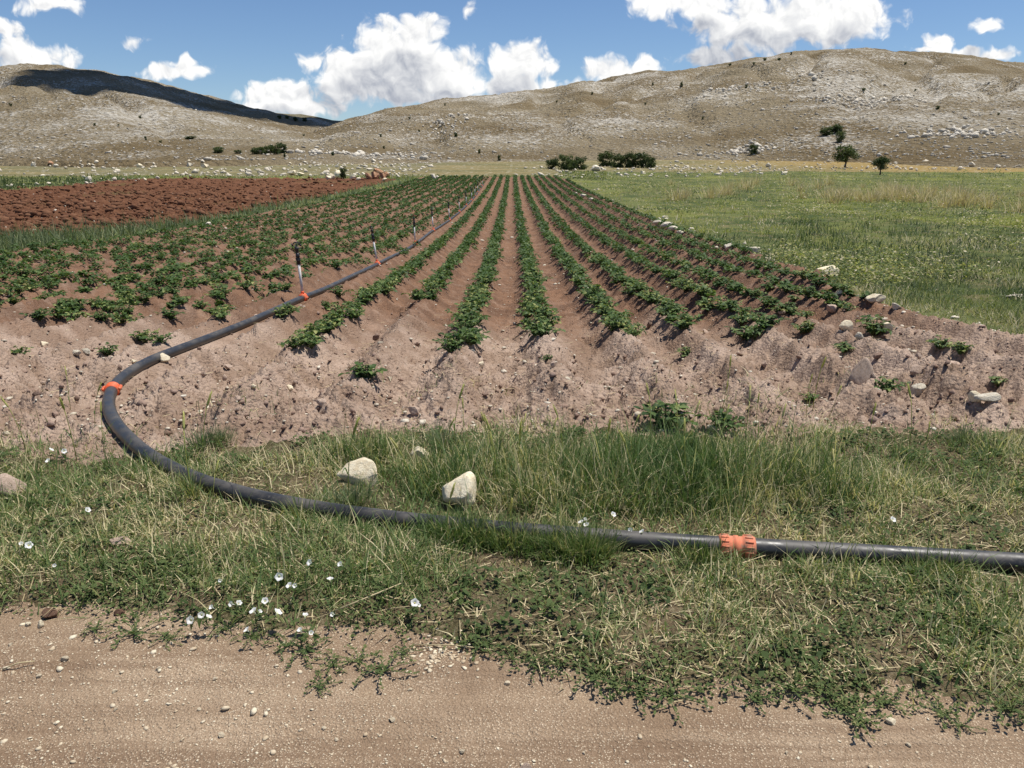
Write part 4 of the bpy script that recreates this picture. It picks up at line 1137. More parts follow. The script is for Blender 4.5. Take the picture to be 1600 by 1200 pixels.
# ------------------------------------------------------------------ foreground stones, one by one
stone(562, 758, 74, 58, 'cream_stone', "smooth cream limestone with a sloping side in the verge grass", var=1, depth=50, rot=(-0.55, 0.1, 0.3))
stone(719, 792, 74, 72, 'cream_stone', "blocky cream limestone among tall verge grass", var=4, depth=50, rot=(-0.6, 0.0, 0.2))
stone(652, 722, 34, 32, 'cream_stone', "cream stone half hidden in grass behind the two larger ones", var=7)
stone(8, 776, 48, 38, 'pink_stone', "pinkish stone in the short grass left of the pipe bend", var=2)
stone(646, 647, 32, 18, 'pink_stone', "pinkish stone lying on bare soil behind the tall grass", var=3)
stone(503, 634, 20, 14, 'pink_stone', "small pinkish stone on the bare headland soil", var=5)
stone(1347, 603, 34, 46, 'pink_stone', "upright long pinkish stone standing in the stony headland", var=8, rot=(-0.25, 0.15, 0.3), sink=0.2, depth=36)
stone(1432, 588, 22, 24, 'pink_stone', "rounded buff stone between the upright stone and the ochre stone", var=1, rot=(-0.3, 0.1, 0.5), depth=24)
stone(1438, 617, 26, 20, 'pale_stone', "angular pale stone just below the rounded buff stone", var=9)
stone(1487, 580, 44, 22, 'pink_stone', "ochre-edged low stone casting a dark shadow beside potato leaves", var=10)
stone(1548, 628, 54, 20, 'pale_stone', "wide flat pale stone at the meadow end of the headland", var=4, rot=(-0.2, 0.05, 0.2), depth=34, sink=0.36)
stone(1526, 628, 18, 20, 'cream_stone', "small cream stone leaning on the wide flat stone", var=0)
stone(1322, 527, 22, 20, 'cream_stone', "cream stone left of the lone bushy potato plant", var=1)
stone(1342, 541, 12, 12, 'pale_stone', "tiny whitish stone under the lone bushy potato plant", var=2)
stone(1388, 518, 20, 24, 'cream_stone', "pointed cream stone touching the lone bushy potato plant", var=3)
stone(1296, 434, 40, 26, 'cream_stone', "big cream boulder at the meadow edge with a dark underside", var=4, name='boulder', cat='boulder')
stone(1304, 487, 30, 14, 'pink_stone', "flat dark-sided stone below the meadow edge potatoes", var=5)
stone(1402, 484, 20, 13, 'pale_stone', "whitish stone at the soil corner by the meadow", var=6)
stone(1368, 474, 38, 16, 'cream_stone', "low buff slab in the straw at the meadow edge", var=7)
stone(1313, 459, 12, 10, 'cream_stone', "small cream stone below the big meadow edge boulder", var=8)
stone(1178, 397, 26, 14, 'pale_stone', "pale stone in the grass upslope of the big cream boulder", var=9)
stone(1139, 389, 15, 13, 'pale_stone', "small rounded pale stone in the meadow edge grass", var=10)
stone(1586, 466, 28, 8, 'pale_stone', "flat white stone lying in the green meadow", var=11)
for i, (a, b, w, h) in enumerate([(1028, 352, 18, 11), (1040, 356, 20, 10), (1052, 361, 18, 9), (1064, 366, 16, 8), (1103, 386, 18, 9), (1118, 390, 14, 7), (900, 304, 12, 5), (912, 308, 14, 6), (925, 313, 12, 5)]):
    stone(a, b, w, h, 'pale_stone', "white stone in the broken line along the meadow edge of the field", 'white stones along the field edge', 'mid')
stone(325, 353, 14, 8, 'pale_stone', "white stone in the grey-green strip by the ploughed field", kind='mid', var=1)
stone(255, 566, 20, 16, 'cream_stone', "cream stone leaning against the black pipe in the soil", var=2)
stone(66, 541, 16, 12, 'cream_stone', "cream stone in front of the left potato plants", var=3)
stone(118, 555, 20, 11, 'pale_stone', "flat pale stone pair lying on the left headland", var=4)
stone(134, 553, 16, 11, 'pale_stone', "pale stone leaning on the flat pale one of the left headland", var=5)
stone(74, 968, 26, 20, 'brown_stone', "round brown stone at the road edge below the grass", var=6)
stone(183, 962, 18, 14, 'brown_stone', "small brown stone among weeds at the road edge", var=7)
stone(62, 980, 15, 12, 'cream_stone', "white pebble next to the round brown stone", var=8)
stone(42, 979, 10, 8, 'cream_stone', "tiny white pebble left of the white one by the brown stone", var=9)
stone(186, 853, 36, 18, 'pink_stone', "reddish brown stone sunk in the verge grass", var=10)
stone(1392, 1132, 18, 12, 'cream_stone', "white pebble on the dirt road beside trailing weeds", var=11)
stone(1478, 1122, 12, 9, 'cream_stone', "white pebble under the right weeds of the road edge", var=0)
stone(822, 1199, 22, 14, 'pink_stone', "orange-buff stone chip in the dirt road", var=1)
for i, (a, b, s) in enumerate([(100, 1034, 13), (178, 1083, 11), (247, 1048, 9), (345, 1150, 12), (310, 1110, 8), (612, 1128, 11), (722, 1170, 12), (505, 1140, 9), (912, 1175, 8), (995, 1108, 7), (1230, 1172, 8), (1420, 1166, 9), (640, 1080, 9), (793, 1071, 10), (180, 1110, 8), (60, 1060, 10), (905, 970, 6), (15, 1010, 10), (335, 1063, 9), (525, 1158, 8)]):
    stone(a, b, s, s * 0.7, 'gravel', "loose pale pebble on the open dirt road", 'loose pebbles on the road', 'mid', name='pebble', cat='pebble')
r2 = random.Random(44)
for i in range(46):     # stones of the potato field soil
    px, py = r2.uniform(0, 1590), r2.uniform(575, 690) if i % 2 else r2.uniform(470, 600)
    p = hit(px, py)
    if zone_of(np.array([p[0]]), np.array([p[1]]))[0] != 2: continue
    stone(px, py, r2.uniform(8, 17), r2.uniform(7, 12), r2.choice(['pink_stone', 'clod', 'pink_stone', 'cream_stone']), "small stone lying loose on the ridged potato soil", 'small stones on the potato soil', 'mid')

# ------------------------------------------------------------------ boulders of the stony belts
def boulder(px, py, w, h, mk, label, group, var=None, sink=.2):
    return stone(px, py, w, h, mk, label, group, 'mid', var, name='boulder', cat='boulder', sink=sink)
for px, py, w, h in [(575, 279, 14, 10), (585, 279, 20, 14), (598, 279, 18, 12), (603, 277, 12, 9), (590, 272, 22, 9)]:
    boulder(px, py, w, h, 'red_stone', "rusty red boulder piled at the end of the ploughed field", 'rusty red boulder pile')
for px, py, w, h in [(518, 279, 14, 10), (527, 277, 13, 12), (512, 280, 10, 7), (551, 280, 10, 6), (560, 282, 9, 5)]:
    boulder(px, py, w, h, 'cream_stone', "buff boulder beside the lone small bush at the field corner", 'buff boulders by the small bush')
boulder(677, 279, 9, 9, 'pale_stone', "white pointed boulder at the far end of the potato rows", None)
boulder(683, 280, 9, 6, 'pale_stone', "white low boulder touching the pointed one at the row ends", None)
boulder(600, 282, 9, 4, 'cream_stone', "cream stone at the foot of the rusty boulder pile", None)
for px, py, w, h in [(78, 257, 11, 6), (318, 262, 20, 8), (455, 274, 20, 10), (468, 275, 14, 8)]:
    boulder(px, py, w, h, 'red_stone' if px < 100 else 'cream_stone', "orange-buff boulder in the pale boulder belt", 'orange-buff boulders of the belt')
rb = random.Random(17)
for i in range(170):
    px = rb.uniform(-40, 640); t = px / 640
    lane = rb.random()
    py = (262 + rb.gauss(0, 6) if lane < .62 else (272 + rb.gauss(0, 3.0)) - 4 * (1 - t)) 
    if px < 250 and lane >= .62: py = 292 - px * 0.05 + rb.gauss(0, 1.5)
    py = max(py, 249)
    w = rb.gammavariate(2.6, 1.2) + 1.6
    boulder(px, py, w, w * rb.uniform(.5, .85), 'pale_stone' if rb.random() < .85 else 'cream_stone', "pale limestone boulder in the stony belt beyond the ploughed field", 'pale boulders beyond the ploughed field')
for i in range(100):
    px = rb.uniform(840, 1630)
    py = 263 + rb.gauss(0, 2.0) + (1 if px > 1100 else 5 + rb.gauss(0, 5))
    py = max(254, min(py, 285))
    w = rb.gammavariate(3, 1.1) + 1.8
    boulder(px, py, w, w * rb.uniform(.5, .8), 'pale_stone', "pale limestone boulder in the low stone line behind the meadow", 'pale boulders behind the meadow')
rr = np.random.default_rng(95)
def rubble(n, y0, y1, u0, u1, size, label, seed):
    y = rr.uniform(y0, y1, n); x = rr.uniform(u0, u1, n) * y
    k = (fbm(x * 0.06, y * 0.05, 3, seed) + rr.normal(0, 0.25, n) > 0.02) & (zone_of(x, y) >= 4)
    x, y = x[k], y[k]
    scatter("rubble", x, y, np.minimum(rr.gamma(2.0, size, len(x)) + size * 0.6, 0.8), 'pale_stone', label, seed, 0.6)
rr_y = np.exp(rr.uniform(math.log(6.5), math.log(60), 520)); rr_x = right_line(rr_y) + 0.15 + rr.normal(0, 0.40, 520)
kk_ = fbm(rr_x * 0.8, rr_y * 0.5, 3, 93) > 0.10
rr_x, rr_y = rr_x[kk_], rr_y[kk_]
scatter("edge_stones", rr_x, rr_y, (rr.gamma(1.4, 0.012, len(rr_x)) + 0.008) * np.clip(rr_y / 16, 1, 2.4), 'pale_stone', "small pale stones strewn along the meadow edge of the crop", 94, 0.6)
rubble(3000, 84, 175, -0.85, -0.10, 0.075, "scattered pale rubble of the stony pasture before the long hill", 96)
rubble(800, 82, 130, 0.0, 0.35, 0.055, "scattered pale rubble around the bush clumps", 97)
rubble(700, 112, 160, 0.2, 0.85, 0.075, "scattered pale rubble along the golden plain", 98)
# loose limestone on the hillsides, past counting
def hill_rocks(k, n, seed, label, umin, umax):
    H = HILLS[k]; us, es, yr = H['tab']; r = np.random.default_rng(seed)
    u = r.uniform(umin, umax, n); t = r.uniform(0.0, 1.02, n) ** 1.25
    Yr = np.interp(u, us, yr); Yb = H['base'](u); y = Yb + t * (Yr - Yb); x = u * y
    a = fbm(x * 0.012 + 3, y * 0.012, 3, seed + 1) + 0.7 * fbm(x * 0.05, y * 0.05, 3, seed + 2) + 0.35 * (1 - t) - 0.1
    kx = r.uniform(0, 1, n) < np.clip(0.12 + 1.6 * a, 0.01, 1)
    x, y = x[kx], y[kx]
    z = hill_z(k, x, y)
    ok = z > land(x, y) - 0.3
    x, y, z = x[ok], y[ok], z[ok]
    scatter("hillside_rocks", x, y, np.minimum(r.gamma(1.5, 0.085, len(x)) + 0.10, 1.2), 'hill_rock', label, seed + 3, 0.55, z=z, sink=0.38)
hill_rocks('right', 20000, 500, "countless limestone rocks over the rounded hill", -0.4, 0.8)
hill_rocks('left', 8000, 520, "countless limestone rocks over the long hill", -0.85, -0.1)
def outcrop(px, py, rx, ry, n, seed, smax):
    n *= 3
    r = np.random.default_rng(seed); q = hit(px, py); m = px_m(q)
    x = q[0] + r.normal(0, rx * m, n); y = q[1] + r.normal(0, ry * m * 3.5, n)
    return np.column_stack([x, y, land(x, y)]), np.minimum(r.gamma(2.0, 0.14, n) + 0.15, smax)
Ps, Ss = [], []
for a in ((1375, 158, 40, 8, 60, 1, 2.2), (1150, 138, 26, 5, 30, 2, 2.0), (1170, 236, 26, 4, 34, 3, 1.3), (1500, 210, 40, 10, 50, 4, 1.5), (1340, 165, 50, 6, 40, 5, 1.6), (1270, 125, 60, 12, 40, 6, 1.6), (700, 190, 20, 18, 40, 7, 1.4), (540, 240, 60, 5, 40, 8, 1.0)):
    P_, S_ = outcrop(*a); Ps.append(P_); Ss.append(S_)
Ps = np.concatenate(Ps); Ss = np.concatenate(Ss)
scatter("outcrop_rocks", Ps[:, 0], Ps[:, 1], Ss, 'hill_rock', "broken limestone outcrops on the rounded hill", 540, 0.75, z=Ps[:, 2], sink=0.3)

# ------------------------------------------------------------------ trees and shrubs
def tree_variant(seed, H=3.0, W=2.8, trunk=0.9, n=1500, leaf=0.16, lobes=11, bushy=False):
    r = random.Random(seed); rn = np.random.default_rng(seed)
    T = Geo()
    cl = []
    zc = (trunk + H) / 2
    for i in range(lobes):
        a = r.uniform(0, 6.28); rad = W / 2 * math.sqrt(r.random()) * 0.72; z = trunk + (H - trunk) * r.uniform(0.12, 0.86)
        k = math.sqrt(max(0.15, 1 - ((z - zc) / ((H - trunk) / 2 * 1.15)) ** 2))
        cl.append((math.cos(a) * rad * k, math.sin(a) * rad * k, z, W * r.uniform(0.13, 0.22)))
    if bushy:
        for s in range(4):
            c = r.choice(cl); T.tube([(r.uniform(-.1, .1), r.uniform(-.1, .1), -0.1), (c[0] * .4, c[1] * .4, c[2] * .5), c[:3]], [0.05, 0.035, 0.012], 6)
    else:
        lean = r.uniform(-.12, .12)
        T.tube([(0, 0, -0.15), (lean * .4, 0, trunk * .5), (lean, .03, trunk), (lean * 1.2, .0, trunk + (H - trunk) * .45)], [0.13, 0.10, 0.085, 0.03], 8)
        for c in cl[:7]:
            T.tube([(lean, .02, trunk * r.uniform(.75, 1.05)), (c[0] * .5 + lean, c[1] * .5, (c[2] + trunk) / 2), c[:3]], [0.055, 0.04, 0.012], 6)
    per = n // lobes; V = []; tint = []
    for (cx, cy, cz, R) in cl:
        d = rn.normal(0, 1, (per, 3)); d /= np.linalg.norm(d, axis=1)[:, None]
        C = np.array([cx, cy, cz]) + d * (R * rn.uniform(0.35, 1.2, (per, 1))) * np.array([1, 1, 0.8])
        ax = rn.normal(0, 1, (per, 3)); ax /= np.linalg.norm(ax, axis=1)[:, None]
        bx = np.cross(ax, rn.normal(0, 1, (per, 3))); bx /= np.linalg.norm(bx, axis=1)[:, None]
        L = leaf * rn.uniform(.6, 1.3, (per, 1))
        V.append(np.stack([C - ax * L * .6, C + bx * L * .35, C + ax * L * .6, C - bx * L * .35], 1))
        tint.append(np.repeat(np.clip(rn.normal(0.4, 0.25, per) + r.uniform(-.15, .15), 0, 1), 4))
    V = np.concatenate(V).reshape(-1, 3)
    crown = np_mesh("crown", V, None, np.arange(len(V)).reshape(-1, 4), {'tint': np.concatenate(tint)})
    crown.materials.append(M['tree_leaf'])
    tm = T.mesh("trunk", True); tm.materials.append(M['bark'])
    return tm, crown, H, W
TREES = [tree_variant(900 + i, 3.0, 2.9, 0.75, 2200, 0.17, 20) for i in range(2)]
BUSH = [tree_variant(920 + i, 2.0, 2.4, -0.15, 1900, 0.17, 20, True) for i in range(5)]
def plant_at(px, py, wpx, hpx, kinds, name, label, cat, group=None):
    p = hit(px, py); m = px_m(p)
    tm, cr, H, W = random.choice(kinds) if isinstance(kinds, list) else kinds
    root = link(name, None, None, None, p, (0, 0, random.uniform(0, 6.28)), (wpx * m / W, wpx * m / W, hpx * m / H))
    tag(root, label, cat, group)
    link("trunk" if name == 'tree' else "stem", tm, None, root); link("crown" if name == 'tree' else "foliage", cr, None, root)
    return root
plant_at(1320, 262, 42, 34, TREES[0], 'tree', "dark round-crowned tree with a bare trunk on the golden grass", 'tree')
plant_at(1375, 273, 30, 28, TREES[1], 'tree', "smaller round tree near the meadow's stone line", 'tree')
for a in ((862, 264, 26, 17), (884, 265, 28, 24), (905, 265, 30, 20), (893, 266, 22, 18)):
    plant_at(*a, BUSH, 'bush', "dark green bush in the shorter bush clump by the stones", 'bush', 'bushes of the shorter clump')
for a in ((946, 260, 30, 24), (966, 262, 26, 22), (985, 262, 30, 26), (1003, 262, 26, 24), (1016, 263, 20, 20)):
    plant_at(*a, BUSH, 'bush', "dark green bush in the longer bush clump by the stones", 'bush', 'bushes of the longer clump')
for a in ((400, 241, 18, 11), (414, 241, 22, 14), (430, 241, 22, 17), (441, 239, 18, 16), (372, 240, 14, 6), (342, 239, 20, 10)):
    plant_at(*a, BUSH, 'bush', "dark bush in the clump at the valley mouth", 'bush', 'bushes at the valley mouth')
for a in ((1290, 212, 22, 14), (1306, 208, 26, 14), (1313, 222, 18, 18)):
    plant_at(*a, BUSH, 'bush', "dark bush on the rocky slope above the round-crowned tree", 'bush', 'bushes above the tree')
plant_at(1177, 241, 18, 17, BUSH[0], 'bush', "dark bush growing out of the low rock outcrop", 'bush')
plant_at(537, 279, 13, 18, BUSH[1], 'bush', "lone small bush among buff boulders at the field corner", 'bush')
for a in ((17,166,7,6),(219,185,7,6),(228,219,6,9),(251,223,8,5),(297,217,30,6),(185,197,5,4),(475,213,6,5),(595,214,6,6),(695,165,5,5),(749,240,7,9),(780,251,9,11),(520,243,8,8),(712,214,10,9),(925,148,6,6),(1020,133,6,5),(1065,135,8,9),(1140,103,8,5),(1166,138,7,7),(1178,101,8,5),(1195,95,9,6),(1217,94,9,5),(1236,86,5,6),(1349,143,10,7),(1414,101,7,5),(1465,170,11,6),(640,186,6,5),(655,206,6,5),(1098,186,6,5),(1008,164,6,5),(870,160,5,4),(445,246,6,9),(600,232,7,5),(1430,142,6,4),(1560,180,6,5),(148,196,6,5)):
    plant_at(a[0], a[1], a[2] * .72, a[3] * .8, BUSH, 'shrub', "small dark shrub dotted on the stony hillsides", 'shrub', 'small shrubs dotted on the hills')
for a in ((437,186,8,6),(449,187,8,6),(462,189,9,6),(476,190,9,7)):
    plant_at(*a, BUSH, 'shrub', "dark shrub on the shaded ridge closing the valley", 'shrub', 'shrubs on the valley ridge')

# ------------------------------------------------------------------ white bindweed flowers
def flower_variant(seed):
    r = random.Random(seed); g = Geo(); seg = 20
    rings = [(0.002, -0.018), (0.004, -0.008), (0.009, 0.0), (0.017, 0.006), (0.021, 0.0065)]
    V = []
    for i, (rad, z) in enumerate(rings):
        for k in range(seg):
            a = 2 * math.pi * k / seg; w = 1 + (0.10 * math.cos(a * 5) if i >= 3 else 0)
            V.append((math.cos(a) * rad * w, math.sin(a) * rad * w, z + (0.0015 * math.cos(a * 5 + 1) if i >= 3 else 0)))
    Q = [(i * seg + k, i * seg + (k + 1) % seg, (i + 1) * seg + (k + 1) % seg, (i + 1) * seg + k) for i in range(len(rings) - 1) for k in range(seg)]
    g.add(V, Q, None, r.random()); c = g.mesh("corolla", True); c.materials.append(M['petal'])
    g = Geo(); g.tube([(0, 0, -0.012), (0, 0, -0.002)], [0.0022, 0.0035], 8); t = g.mesh("throat"); t.materials.append(M['throat'])
    g = Geo(); g.tube([(0, 0, -0.016), (0.008, 0, -0.05), (0.02, 0.008, -0.085)], [0.0016, 0.0014, 0.0014], 5); s = g.mesh("stem"); s.materials.append(M['flower_stem'])
    return c, t, s
FL = [flower_variant(i) for i in range(3)]
def bind_leaf():
    g = Geo(); g.add([(0, 0, 0), (-.006, .009, .001), (.008, .006, .003), (.026, 0, -.002), (.008, -.006, .003), (-.006, -.009, .001)], None, [(0, 2, 1), (0, 3, 2), (0, 4, 3), (0, 5, 4)], 0.35)
    m = g.mesh("leaf"); m.materials.append(M['weed']); return m
BL = bind_leaf()
FLOWER_PX = [(298,969),(314,957),(326,964),(331,949),(362,944),(373,943),(396,955),(406,956),(414,939),(434,957),(385,979),(452,915),(461,915),(484,879),(532,882),(436,901),(516,905),(344,907),(486,989),(469,985),(520,960),(477,962),(648,942),(654,946),(33,850),(45,852),(85,884),(75,720),(80,703),(100,705),(137,797),(908,816),(916,820),(914,812),(985,828),(1003,831),(958,804),(1395,812)]
for i, (a, b) in enumerate(FLOWER_PX):
    P_ = hit(a, b, 0.075) + np.array([0, 0, 0.075])          # flower faces stand about 8 cm over the soil
    far = b < 840
    where = ("in the cluster at the dirt road edge" if a < 560 and 870 < b else "in the verge grass by the pipe") 
    root = link("bindweed_flower", None, None, None, P_, (random.uniform(-0.1, 1.1), random.uniform(-.7, .7), random.uniform(-.8, .8)), random.uniform(0.5, 0.78) * (0.85 if far else 1))
    tag(root, f"white funnel-shaped bindweed flower {where}", 'flower', "white flowers at the road edge" if 'cluster' in where else "white flowers in the verge grass")
    c, t, st = random.choice(FL)
    co = link("corolla", c, None, root); link("throat", t, None, co); link("stem", st, None, root)
    for q in range(4): link("leaf", BL, None, root, (random.uniform(-.03, .03), random.uniform(-.03, .03), random.uniform(-.07, -.03)), (random.uniform(-.5, .5), random.uniform(-.5, .5), random.uniform(0, 6.28)), random.uniform(1.0, 1.9))
    if random.random() < .3: co.scale = (.62, .62, 1.15)       # half closed

# ------------------------------------------------------------------ wild barley ears standing in the verge
def ear_variant(seed):
    r = random.Random(seed)
    H = 0.30; bend = r.uniform(0.02, 0.07)
    path = [Vector((bend * t * t, 0, H * t)) for t in (0, .3, .6, .85, 1)]
    g = Geo(); g.tube(path, [0.0024, 0.0023, 0.0021, 0.002, 0.0018], 5, a=.2); st = g.mesh("stalk"); st.materials.append(M['ear'])
    g = Geo(); top = path[-1]; d = (path[-1] - path[-2]).normalized() + Vector((0.15, 0, 0)); d.normalize()
    L = 0.085
    ta = r.uniform(0.1, 0.8)
    g.tube([top, top + d * L * .2, top + d * L * .6, top + d * L], [0.002, 0.0058, 0.0052, 0.002], 6, a=ta)
    sd = d.cross(Vector((0, 1, 0))).normalized(); s2 = d.cross(sd)
    for k in range(16):
        t = 0.1 + 0.85 * k / 16; an = k * 2.4
        b = top + d * L * t; o = (sd * math.cos(an) + s2 * math.sin(an))
        tip = b + d * 0.035 + o * 0.010
        q = o.cross(d) * 0.0013
        g.add([b + q + o * .003, b - q + o * .003, tip], None, [(0, 1, 2)], min(1, ta + .2))
    er = g.mesh("ear"); er.materials.append(M['ear'])
    lfs = []
    for k in range(2):
        g = Geo()
        z = r.uniform(.05, .16); a = r.uniform(0, 6.28); q = Vector((-math.sin(a), math.cos(a), 0)) * .003; dd = Vector((math.cos(a), math.sin(a), 0))
        b = Vector((bend * (z / H) ** 2, 0, z))
        p1, p2 = b + dd * .03 + Vector((0, 0, .05)), b + dd * .085 + Vector((0, 0, .045))
        g.add([b - q, b + q, p1 + q, p1 - q, p2], [(0, 1, 2, 3)], [(3, 2, 4)], .1)
        lf = g.mesh("leaf"); lf.materials.append(M['grass']); lfs.append(lf)
    return st, er, lfs
EARS = [ear_variant(40 + i) for i in range(5)]
EPX = [(722,700),(710,705),(765,715),(808,735),(690,730),(776,770),(773,760),(812,760),(830,770),(850,740),(940,755),(995,775),(1068,720),(1060,700),(1075,770),(1120,715),(1128,640),(1135,650),(1205,725),(1260,650),(1270,640),(1290,660),(1310,800),(1248,770),(1180,690),(1160,710),(1350,720),(1440,735),(110,640),(148,665),(162,705),(317,720),(332,810),(300,775),(120,720),(40,700),(545,775),(655,780),(700,860),(805,870),(1165,800),(1420,700),(1015,690),(985,730),(880,720)]
for a, b in EPX:
    p = hit(a, b)
    root = link("wild_barley", None, None, None, p - np.array([0, 0, 0.01]), (random.gauss(0, .10), random.gauss(0, .10), random.uniform(0, 6.28)), random.uniform(.7, 1.1))
    tag(root, "thin wild barley stalk with yellow-green ear " + near_what(p), 'wild barley', 'wild barley stalks of the verge')
    st, er, lf = random.choice(EARS)
    link("stalk", st, None, root); link("ear", er, None, root); [link("leaf", q, None, root) for q in lf]
# fallen stalks
for i, (a, b, c, d, lb) in enumerate([(524, 964, 628, 930, "pale bent barley stalk lying over the white flower patch"), (645, 1010, 770, 1020, "straight pale straw lying across the whitish chips"), (1020, 1112, 1078, 1098, "thick pale straw lying at the road edge"), (1045, 1078, 1100, 1082, "short pale straw among road edge weeds"), (1100, 1045, 1128, 1060, "short yellow ear lying at the grass edge"), (5, 1048, 55, 1038, "pale straw lying on the left of the dirt road"), (835, 1025, 850, 1072, "short upright pale straw lying on the road near chips")]):
    p0, p1 = hit(a, b), hit(c, d)
    z0 = 0.012 if i else 0.05
    mid_ = (p0 + p1) / 2 + np.array([0, 0, 0.012])
    g = Geo(); g.tube([p0 + np.array([0, 0, z0 * .5]), mid_ + np.array([0, 0, z0 * .5]), p1 + np.array([0, 0, z0])], [0.0035, 0.003, 0.0018] if i == 0 or i == 4 else [0.0022, 0.0022, 0.0018], 6, a=0.7)
    tag(link("straw", g.mesh("straw"), M['straw']), lb, 'straw')

# ------------------------------------------------------------------ grass tufts and weeds one can tell apart
def tuft_mesh(seed, n, h, spread, mat, lean, w=0.004, tint=(.3, .15)):
    r = np.random.default_rng(seed)
    a = r.uniform(0, 6.28, n); rad = np.abs(r.normal(0, spread / 2, n))
    P = np.stack([np.cos(a) * rad, np.sin(a) * rad, np.full(n, -0.01)], -1)
    return blades("tuft", P, r.uniform(.5, 1.15, n) * h, r.uniform(.7, 1.3, n) * w, mat, "", r.normal(*tint, n), lean, 0.5, 3, seed, kind=None, az=a + r.normal(0, .4, n))
TG = [tuft_mesh(60 + i, 260, 0.14, 0.12, 'grey_grass', 0.5, 0.0036) for i in range(2)]
for (a, b, s, lb) in [(320, 698, 1.1, "silvery green grass tuft inside the pipe bend"), (345, 690, 0.8, "small silvery grass tuft right of the one in the pipe bend"), (553, 790, 1.0, "silvery green tuft in front of the smooth cream limestone"), (690, 700, 1.2, "feathery grey-green tuft behind the blocky limestone"), (1505, 690, .8, "dull green tuft on the bare headland by the meadow")]:
    p = hit(a, b)
    o = link("grass_tuft", random.choice(TG), None, None, p, (0, 0, random.uniform(0, 6)), s)
    tag(o, lb, 'grass tuft')
TV = [tuft_mesh(80 + i, 190, 0.135, 0.10, 'grass', 0.45, 0.0042, (.38, .2)) for i in range(3)]
for i, (a, b) in enumerate([(690 + 14 * q, 838 + 1.35 * q + 4 * (q % 3)) for q in range(19)] + [(870, 868), (895, 870), (918, 872), (940, 872)] + [(1088, 874), (1105, 876), (1440, 896), (1475, 898), (470, 812), (300, 772)]):
    p = hit(a, b)
    o = link("grass_tuft", TV[i % 3], None, None, p, (0, 0, random.uniform(0, 6)), random.uniform(.75, 1.15))
    tag(o, "grass tuft half hiding the pipe between the limestone blocks and faded coupling" if i < 23 else "grass tuft leaning over the pipe beside the faded orange coupling" if i < 25 else "grass tuft leaning over the pipe's straight run past the faded coupling" if i < 27 else "grass tuft against the outside of the pipe bend", 'grass tuft', 'grass tufts along the pipe')
TP = [tuft_mesh(70 + i, 90, 1.15, 0.9, 'straw', 0.3, 0.032, (.7, .25)) for i in range(3)]
for i in range(70):
    px = random.choice((1110, 1320, 1500, 1350, 1560, 1420)) + random.gauss(0, 55); py = 306 + random.gauss(0, 9) + (px - 1300) * 0.03
    p = hit(px, py)
    o = link("dry_grass_tuft", random.choice(TP), None, None, p, (0, 0, random.uniform(0, 6)), random.uniform(.45, 1.0))
    tag(o, "tall pale dry grass tuft in the belt across the meadow", 'grass tuft', 'pale dry tufts across the meadow')
def weed_variant(seed):
    r = random.Random(seed); F = Geo(); S = Geo()
    for s in range(7):
        yaw = 6.28 * (s + r.uniform(-.3, .3)) / 7; R = r.uniform(.06, .15)
        pts = [Vector((math.cos(yaw + .5 * t) * R * t, math.sin(yaw + .5 * t) * R * t, 0.02 * math.sin(t * 3) + 0.006)) for t in (0, .3, .6, 1)]
        S.tube(pts, [0.002, 0.0018, 0.0015, 0.001], 5)
        for k in range(16):
            t = k / 15; b = Vector((math.cos(yaw + .5 * t) * R * t, math.sin(yaw + .5 * t) * R * t, 0.02 * math.sin(t * 3) + 0.010))
            V, T = leaflet(r.uniform(.012, .024), r.uniform(.007, .012), .3, .2)
            V = rot_to(V, yaw + r.choice((-1, 1)) * r.uniform(.4, 1.4), r.uniform(-.8, .2), r.uniform(-.4, .4))
            F.add(V + np.array(b), None, T, min(1, max(0, r.gauss(.4, .25))))
    f = F.mesh("foliage"); s_ = S.mesh("stem"); f.materials.append(M['weed']); s_.materials.append(M['flower_stem'])
    return f, s_
WD = [weed_variant(i) for i in range(4)]
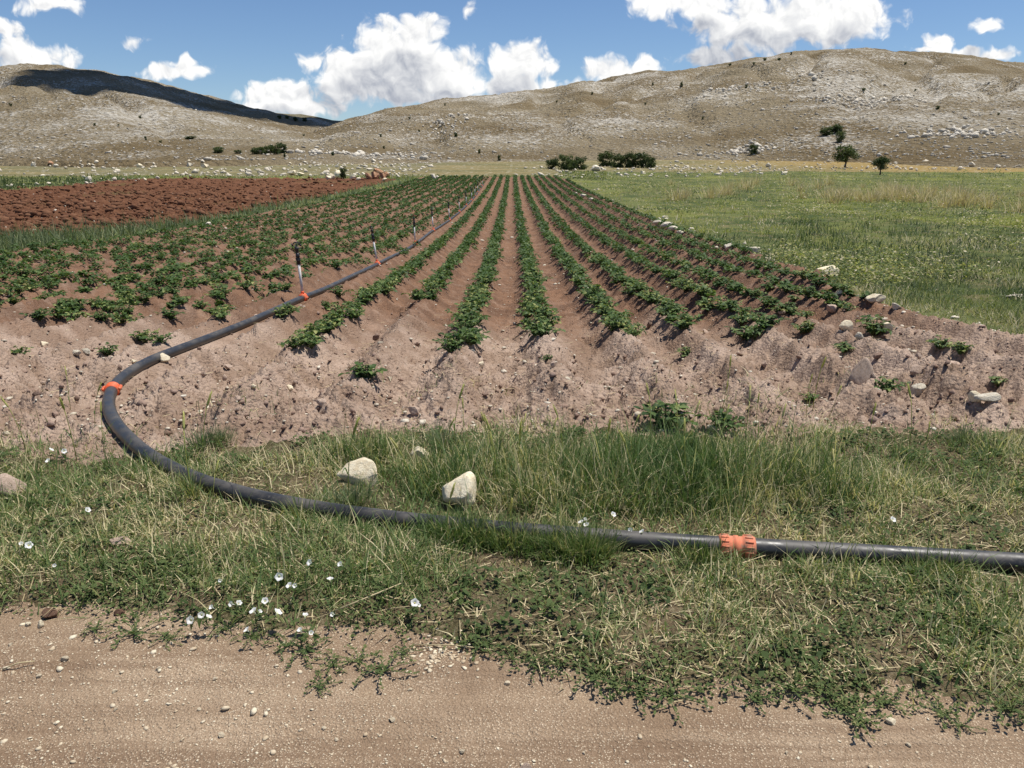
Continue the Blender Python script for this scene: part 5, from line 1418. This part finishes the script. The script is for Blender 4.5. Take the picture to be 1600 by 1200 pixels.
for a, b, s in [(150,985,.9),(210,992,1),(265,1000,.8),(450,1010,1),(480,1018,1.1),(520,1040,1),(560,1035,1.1),(600,1050,.9),(500,1075,.7),(630,1020,.9),(760,1010,1),(800,1030,.9),(840,1045,.8),(930,1060,1.1),(960,1070,1.2),(1000,1085,1),(1050,1090,1),(1180,1095,.9),(1320,1110,1.2),(1345,1130,1.1),(1380,1100,1),(1470,1115,.9),(1500,1135,.8),(1570,1110,1),(1290,1085,1.1),(1240,1080,1.1),(400,995,.9),(350,985,.8)]:
    p = hit(a, b)
    root = link("low_weed", None, None, None, p, (0, 0, random.uniform(0, 6.28)), s * random.uniform(.55, .85))
    tag(root, "low sprawling weed creeping onto the road edge " + near_what(p), 'weed', 'weeds creeping onto the road')
    f, s_ = random.choice(WD); link("foliage", f, None, root); link("stem", s_, None, root)

# ------------------------------------------------------------------ the high cloud whose shadow lies on the crest of the left hill
def shading_cloud():
    from mathutils import noise as mn
    rr = random.Random(3); g = Geo()
    us, es, yr = HILLS['left']['tab']
    Vall = []
    L = 1000 / math.sin(SUN_EL)
    def puff(c, rx, ry, rz):
        bm = bmesh.new(); bmesh.ops.create_icosphere(bm, subdivisions=3, radius=1)
        off = Vector((rr.uniform(-9, 9), rr.uniform(-9, 9), rr.uniform(-9, 9)))
        V = []
        for v in bm.verts:
            p = v.co * (1 + 0.28 * mn.noise(v.co * 2.2 + off) + 0.14 * mn.noise(v.co * 5 + off))
            V.append((c.x + p.x * rx, c.y + p.y * ry, c.z + p.z * rz * (0.55 if p.z < 0 else 1)))
        F = [[v.index for v in f.verts] for f in bm.faces]; bm.free()
        g.add(V, None, F)
    for px, py, rx, ry in ((95,112,22,16),(135,120,30,20),(180,126,36,26),(230,140,40,32),(280,154,40,34),(325,164,34,32),(365,172,34,40),(410,178,34,50),(450,186,34,60),(485,190,34,70),(515,190,50,90)):
        q = hit(px, py + 1)
        c = Vector(q) + SUN_DIR * L
        puff(c + Vector((0, ry * 3.6, 0)), rx * 1.15, ry * 4.8, 28)
    me = g.mesh("cloud", True)
    o = link("cloud", me, mat_simple("cloud_white", (0.9, 0.9, 0.9), 1.0, 0.0))
    tag(o, "fair-weather cloud high above the valley shading the hill crest", 'cloud')
shading_cloud()
